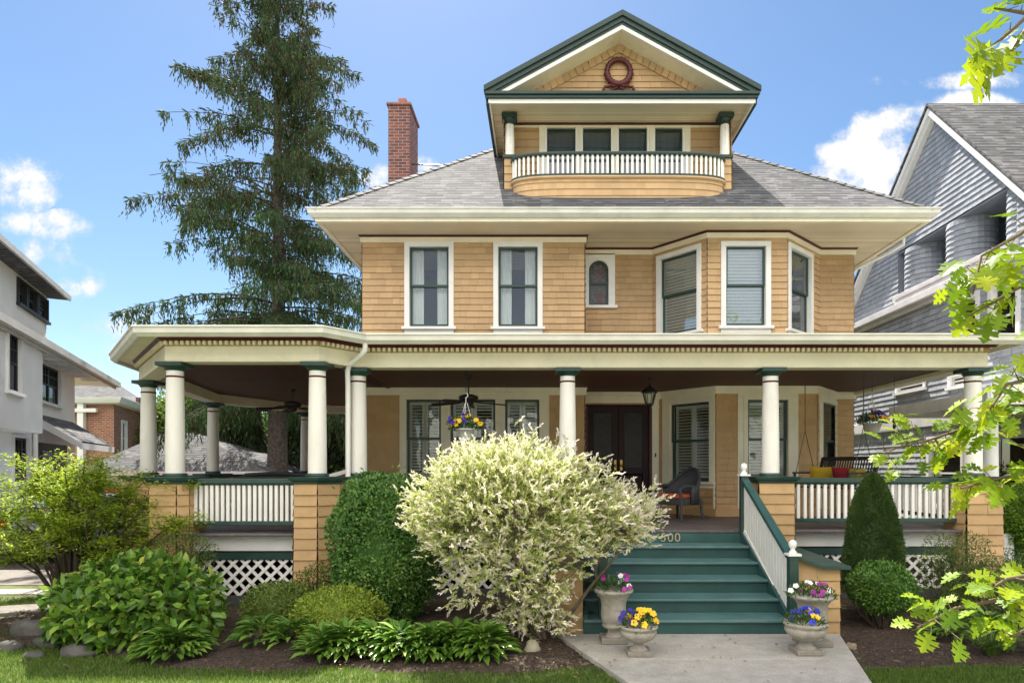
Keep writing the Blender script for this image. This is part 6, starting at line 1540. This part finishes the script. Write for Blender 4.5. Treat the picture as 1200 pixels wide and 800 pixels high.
# frame: outside is the +X side; u runs away from the camera along the wall -> outward must be right-hand: use far->near reversed
F = Frame(near[0], near[1], wc0[0], wc0[1])   # outward = (uy,-ux) = (+,+)
Wd_ = 9.0; nx_, ny_ = F.n
UW = F.len
def lx_(u, d): return (F.o[0]+F.u[0]*u+F.n[0]*d, F.o[1]+F.u[1]*u+F.n[1]*d)
def holes_wall(m, F, u0, u1, z0, z1, holes):
    us = sorted({u0,u1}|{h[0] for h in holes}|{h[1] for h in holes}); zs = sorted({z0,z1}|{h[2] for h in holes}|{h[3] for h in holes})
    for i in range(len(us)-1):
        for j in range(len(zs)-1):
            um, zm = (us[i]+us[i+1])/2, (zs[j]+zs[j+1])/2
            if any(h[0] < um < h[1] and h[2] < zm < h[3] for h in holes): continue
            m.add([F.P(us[i],zs[j]),F.P(us[i+1],zs[j]),F.P(us[i+1],zs[j+1]),F.P(us[i],zs[j+1])], [(0,1,2,3)])
wl = [(F.fu(47), F.fu(69.5), 3.75, 4.72, 2), ]
W2 = (F.fu(14.5), F.fu(32.5), 1.7, 2.75)
hs = [(a,b,c,d) for a,b,c,d,_ in wl]+[(W2[0],W2[1],W2[2],W2[3]), (F.fu(44), F.fu(80), .3, 2.7)]
m = MB(); holes_wall(m, F, 0, UW, 0, 4.95, hs)
Fb = Frame(wc0[0], wc0[1], wc0[0]-nx_*Wd_, wc0[1]-ny_*Wd_); holes_wall(m, Fb, 0, Wd_, 0, 4.95, [])
part('wall', m, STU, lh)
for a,b,c,d,k in wl: nwindow(F, a, b, c, d, lh, NW, BLK, tri=k, cas=.06)
nwindow(F, W2[0], W2[1], W2[2], W2[3], lh, NW, BLK, cas=.05)
# projecting bay with window at the near end
Fp = Frame(*lx_(0,.45), *lx_(F.fu(28)-.35,.45)); pw = (Fp.fu(8), Fp.fu(23), 3.62, 4.80)
m = MB(); holes_wall(m, Fp, 0, Fp.len, 2.85, 4.9, [pw]); holes_wall(m, Frame(*lx_(Fp.len,.45), *lx_(Fp.len,0)), 0, .45, 2.85, 4.9, [])
m.add([Fp.P(0,2.85,0),Fp.P(Fp.len,2.85,0),Fp.P(Fp.len,2.85,-.45),Fp.P(0,2.85,-.45)], [(3,2,1,0)]); part('bay_wall', m, STU, lh); nwindow(Fp, pw[0], pw[1], pw[2], pw[3], lh, NW, BLK, cas=.07)
# side door with shed roof
e0, e1 = F.fu(40), F.fu(100)
m = MB(); d1_ = 1.0; ua, ub = F.fu(37), F.fu(86)
m.add([F.P(ua,3.40,0),F.P(ub,3.40,0),F.P(ub,2.72,d1_),F.P(ua,2.72,d1_)], [(0,1,2,3)]); m.add([F.P(ua,3.33,0),F.P(ub,3.33,0),F.P(ub,2.65,d1_),F.P(ua,2.65,d1_)], [(3,2,1,0)]); part('entry_roof', m, ROOFN, lh)
m = MB(); m.add([F.P(ua-.02,3.38,0),F.P(ua-.02,2.70,d1_+.03),F.P(ua-.02,2.52,d1_+.03),F.P(ua-.02,3.16,0)], [(0,1,2,3),(3,2,1,0)]); m.fb(F, ua, ub, 2.52, 2.68, d1_-.03, d1_+.03)
m.add([F.P(ua+.03,2.38,0),F.P(ua+.03,1.75,d1_-.1),F.P(ua+.03,0,d1_-.1),F.P(ua+.03,0,0)], [(0,1,2,3),(3,2,1,0)]) if False else None
part('entry_trim', m, NW, lh)
m = MB(); m.fb(F, F.fu(44), F.fu(80), .1, 2.7, -.08, -.03); part('side_door', m, BLK, lh)
m = MB(); m.fb(F, F.fu(50), F.fu(62), 1.4, 2.5, -.029, -.01); part('pane', m, GLASSD, bpy.data.objects['side_door'])
# eaves: deep soffit, gutter
m = MB(); oh = .55
c4 = [lx_(-1,oh), lx_(UW+2.9,oh), lx_(UW+2.9,-Wd_), lx_(-1,-Wd_)]
m.prism(c4, 4.83, 4.88); part('soffit', m, NW, lh)
m = MB(); m.fb(F, -1, UW+2.95, 4.82, 4.98, oh, oh+.12); m.fb(F, -1, UW+2.9, 4.75, 4.825, oh-.06, oh-.01); part('gutter', m, surf('pale_gutter', (.55,.53,.50), .5), lh)
for k in range(16): 
    m = MB(); u = UW+.5-k*.85; m.fb(F, u, u+.08, 4.72, 4.825, .05, oh-.08); part('rafter_tail', m, NW, lh)
m = MB(); za, zb = 4.96, 8.2; mid = -Wd_/2+oh/2
q = [lx_(-1,oh+.05), lx_(UW+2.95,oh+.05), lx_(UW-3.0,mid), lx_(-1,mid)]
m.add([(*q[0],za),(*q[1],za),(*q[2],zb),(*q[3],zb)], [(0,1,2,3)]); r2 = lx_(UW+2.95,-Wd_-.05); m.add([(*q[1],za),(*r2,za),(*q[2],zb)], [(0,1,2)]); part('roof', m, ROOFN, lh)
# shed dormer
da, db = F.fu(-60), F.fu(57); dd_ = .15
Fdm = Frame(*lx_(da,-.47), *lx_(db+.02,-.47))
dws = [(Fdm.fu(a_), Fdm.fu(b_), Fdm.fz(377, Fdm.fu(54)), Fdm.fz(346, Fdm.fu(45))) for a_, b_ in ((20,29),(31.5,41.5),(44,54.5))]
m = MB(); holes_wall(m, Fdm, 0, Fdm.len, 5.0, 6.92, dws); holes_wall(m, Frame(*lx_(db+.02,-.47), *lx_(db+.02,-4)), 0, 3.5, 5.0, 6.92, []); part('dormer_wall', m, STU, lh)
for w in dws: nwindow(Fdm, *w, lh, BLK, BLK, cas=.05)
m = MB(); c4 = [lx_(da,.0), lx_(UW-.66,.0), lx_(UW-.66,-4.2), lx_(da,-4.2)]
m.add([(c4[0][0],c4[0][1],7.0),(c4[1][0],c4[1][1],7.0),(c4[2][0],c4[2][1],8.0),(c4[3][0],c4[3][1],8.0)], [(0,1,2,3)]); m.add([(c4[0][0],c4[0][1],6.90),(c4[1][0],c4[1][1],6.90),(c4[2][0],c4[2][1],6.95),(c4[3][0],c4[3][1],6.95)], [(3,2,1,0)])
m.add([(c4[1][0],c4[1][1],6.90),(c4[2][0],c4[2][1],6.95),(c4[2][0],c4[2][1],8.0),(c4[1][0],c4[1][1],7.0)], [(0,1,2,3)]); part('dormer_roof', m, ROOFN, lh)
m = MB(); Fe = Frame(*c4[0], *c4[1]); m.fb(Fe, 0, Fe.len+.03, 6.89, 7.02, 0, .06); part('dormer_gutter', m, bpy.data.materials['pale_gutter'], lh)
m = MB(); m.tube([F.P(F.fu(37),4.9,.08),F.P(F.fu(37),.2,.08)], .05, 8); part('downspout', m, NW, lh)

# brick house behind on the left ----------------------------------------
bh = thing('house', (-20, 33, 0), 'red brick house with white cornice behind the stucco house', 'house')
bx0, bx1, by0 = PX(70,28), PX(133.5,28), 28.0; dxb, dyb = -.33, .944; Lb = 16
Fa = Frame(bx0, by0-.0, bx1, by0); Fb2 = Frame(bx1, by0, bx1+dxb*Lb, by0+dyb*Lb); zt = PZ(466,28)
bw = (Fb2.fu(142.5), Fb2.fu(147.5), 2.7, 4.1)
m = MB(); holes_wall(m, Fa, 0, Fa.len, 0, zt-.25, []); holes_wall(m, Fb2, 0, Lb, 0, zt-.25, [bw]); part('wall', m, BRICK2, bh)
nwindow(Fb2, *bw, bh, NW, None, cas=.1)
pth = [(bx0,by0),(bx1,by0),(bx1+dxb*Lb,by0+dyb*Lb)]
m = MB(); m.sweep(pth, [(0,zt-.28),(.30,zt-.24),(.38,zt-.1),(.42,zt),(0,zt)]); part('cornice', m, NW, bh)
m = MB(); rx, ry = bx0-1.0, by0+5; hgt = 1.75
A_ = (bx0-6,by0-.4,zt); B_ = (bx1+.4,by0-.4,zt); C_ = (bx1+dxb*Lb+.4,by0+dyb*Lb,zt); D1 = (bx1-3.2,by0+3.6,zt+hgt); D2 = (bx1+dxb*Lb-3.2,by0+dyb*Lb,zt+hgt); D0 = (bx0-6,by0+3.6,zt+hgt)
m.add([A_,B_,C_,D1,D2,D0], [(0,1,3,5),(1,2,4,3)]); part('roof', m, ROOFN, bh)
m = MB(); xw = PX(98,28); m.box(xw-.13,xw+.13,by0-.22,by0-.02,0,zt-.25); m.box(xw-1.4,xw+.7,by0-.26,by0-.12,PZ(481,28)-.08,PZ(481,28)+.08); part('downspout', m, NW, bh)
m = MB(); m.box(PX(159,33),PX(163,33),33,33.4,PZ(480,33),PZ(470,33)+.2); part('flue', m, surf('flue_dark', (.2,.1,.08)), bh)

# garage ------------------------------------------------------------
gY = 23.0; gx0_, gx1_ = PX(195,gY), PX(316,gY); gz = PZ(553,gY)
ga_ = thing('garage', ((gx0_+gx1_)/2-1, gY+3, 0), 'pale garage with grey hipped shingle roof behind the round porch corner', 'garage')
x0_, x1_ = gx0_-3.0, gx1_-.25
m = MB(); m.box(x0_, x1_, gY+.3, gY+6, 0, gz-.05); part('wall', m, STU, ga_)
m = MB(); ap = (PX(228,gY+3), gY+3.0, PZ(507,gY+3)); a0 = (x0_-.3,gY,gz); b0 = (gx1_,gY,gz); c0 = (gx1_,gY+6.3,gz); d0 = (x0_-.3,gY+6.3,gz); ap2 = (ap[0]-1.2, ap[1], ap[2])
m.add([a0,b0,c0,d0,ap,ap2], [(0,1,4,5),(1,2,4),(2,3,5,4),(3,0,5)]); part('roof', m, ROOFN, ga_)
m = MB(); m.box(x0_-.3, gx1_+.03, gY-.06, gY+.0, gz-.13, gz+.03); part('fascia', m, NW, ga_)
# small shed right of spruce
sh_ = thing('shed', (PX(418,22), 23, 0), 'small tan shed roof corner behind the corner column', 'shed'); Y = 22.0
m = MB(); xa, xb = PX(386,Y), PX(440,Y); zl, zh = PZ(556,Y), PZ(541,Y)
m.add([(xa,Y,zl),(xb,Y,zh),(xb,Y+3,zh),(xa,Y+3,zl)], [(0,1,2,3)]); part('roof', m, ROOFN, sh_)
m = MB(); m.add([(xa+.1,Y+.1,0),(xb,Y+.1,0),(xb,Y+.1,zh-.06),(xa+.1,Y+.1,zl-.06)], [(0,1,2,3)]); part('wall', m, TAN, sh_)
m = MB(); m.bar((xa,Y-.02,zl-.05),(xb,Y-.02,zh-.05), .05, .13); part('fascia', m, NW, sh_)

# parked van seen from behind through the big bush -----------------------
def car(x, y, label, col):
    t = thing('parked_car', (x,y,0), label, 'car'); paint = surf('car_paint', col, .25, .03, spec=.7)
    w = .92; prof = [(0,.35),(0,.80),(.05,1.0),(.45,1.30),(.75,1.42),(2.6,1.42),(3.3,1.05),(4.3,.95),(4.5,.75),(4.5,.35)]
    m = MB(); n = len(prof); L = []
    for (xx, ins) in ((-w,.0),(-w+.06,0),(w-.06,0),(w,.0)):
        for (a, z) in prof: k = .14 if z > 1.05 else 0; e = 1 if abs(xx) == w else 0; L.append((x+xx*(1-k), y+a+(.04 if e and a < .1 else 0), z-(.04 if e and z > 1.5 else 0)))
    m.add(L, [(i*n+j, i*n+j+1, (i+1)*n+j+1, (i+1)*n+j) for i in range(3) for j in range(n-1)], False); m.add(L[:n], [tuple(range(n))]); m.add(L[-n:], [tuple(range(n-1,-1,-1))]); part('body', m, paint, t, bevel=.03)
    m = MB(); m.add([(x-w*.74,y+.055,1.02),(x+w*.74,y+.055,1.02),(x+w*.68,y+.40,1.30),(x-w*.68,y+.40,1.30)], [(0,1,2,3)]); part('rear_window', m, GLASSD, t)
    m = MB(); m.box(x-w*.98,x+w*.98,y-.09,y-.005,.42,.62); part('bumper', m, surf('bumper_grey', (.25,.25,.26), .4), t, bevel=.03)
    m = MB(); m.box(x-w*.99,x+w*.99,y-.10,y-.092,.50,.55); part('chrome_strip', m, NW, t)
    RED = surf('tail_red', (.50,.02,.015), .25)
    for a, b in ((-w+.02,-w+.36),(w-.36,w-.02)): m = MB(); m.box(x+a,x+b,y-.035,y+.02,.80,.97); part('taillight', m, RED, t, bevel=.01)
    for sx_ in (-1, 1):
        for yy in (.85, 3.6):
            m = MB(); n2 = 20; vs = [(x+sx_*(w-.02+q), y+yy+.34*math.cos(2*math.pi*j/n2), .34+.34*math.sin(2*math.pi*j/n2)) for q in (-.2,.0) for j in range(n2)]
            m.add(vs, [(j,(j+1)%n2,(j+1)%n2+n2,j+n2) for j in range(n2)]+[tuple(range(n2)),tuple(range(2*n2-1,n2-1,-1))]); part('wheel', m, BLACK, t)
    m = MB(); m.box(x-.26,x+.26,y-.012,y-.002,.68,.80); part('number_plate', m, NW, t)
car(PX(38,13.6), 13.6, 'silver-blue car parked in the driveway behind the big airy bush', (.30,.36,.45))
car(PX(112,20.0), 20.0, 'red car parked farther up the driveway', (.45,.03,.02))

# ================================================================ across the street (what the windows mirror and what lights the front)
PALE = surf('pale_siding', (.74,.72,.67), .6, .05, 1)
for i, x in enumerate((-17, -3, 11, 25)):
    t = thing('house', (x,-26,0), ['pale house far left across the street','pale house across the street, left of centre','pale house straight across the street','pale house far right across the street'][i], 'house', 'houses across the street')
    F = Frame(x+5, -21, x-5, -21); hs = [(a,a+1.1,z,z+1.6) for a in (1.2,3.3,5.6,7.7) for z in (1.2,4.4)]
    m = MB(); holes_wall(m, F, 0, 10, 0, 6.8, hs); 
    for (a, b, c, d) in ((x-5,-21,x-5,-31),(x+5,-31,x+5,-21)): holes_wall(m, Frame(a,b,c,d), 0, 10, 0, 6.8, [])
    part('wall', m, PALE, t)
    for h in hs: mm = MB(); mm.fb(F, h[0], h[1], h[2], h[3], -.1, -.05); part('window', mm, GLASSD, t)
    m = MB(); a_, b_, c_, d_ = (x-5.7,-20.3,6.8),(x+5.7,-20.3,6.8),(x+5.7,-31.7,6.8),(x-5.7,-31.7,6.8); p1_, p2_ = (x-1,-26,10.4),(x+1,-26,10.4)
    m.add([a_,b_,c_,d_,p1_,p2_], [(1,0,4,5),(2,1,5),(3,2,5,4),(0,3,4)]); part('roof', m, ROOFN, t)
broadleaf(-9.5, -15.6, 9, 3.2, 'street tree across the road to the left', MG, 6000, .3, 71, 'street trees across the road', zc=6.0)
broadleaf(5, -15.6, 8.5, 3.0, 'street tree across the road to the right', MG, 6000, .3, 72, 'street trees across the road', zc=5.8)
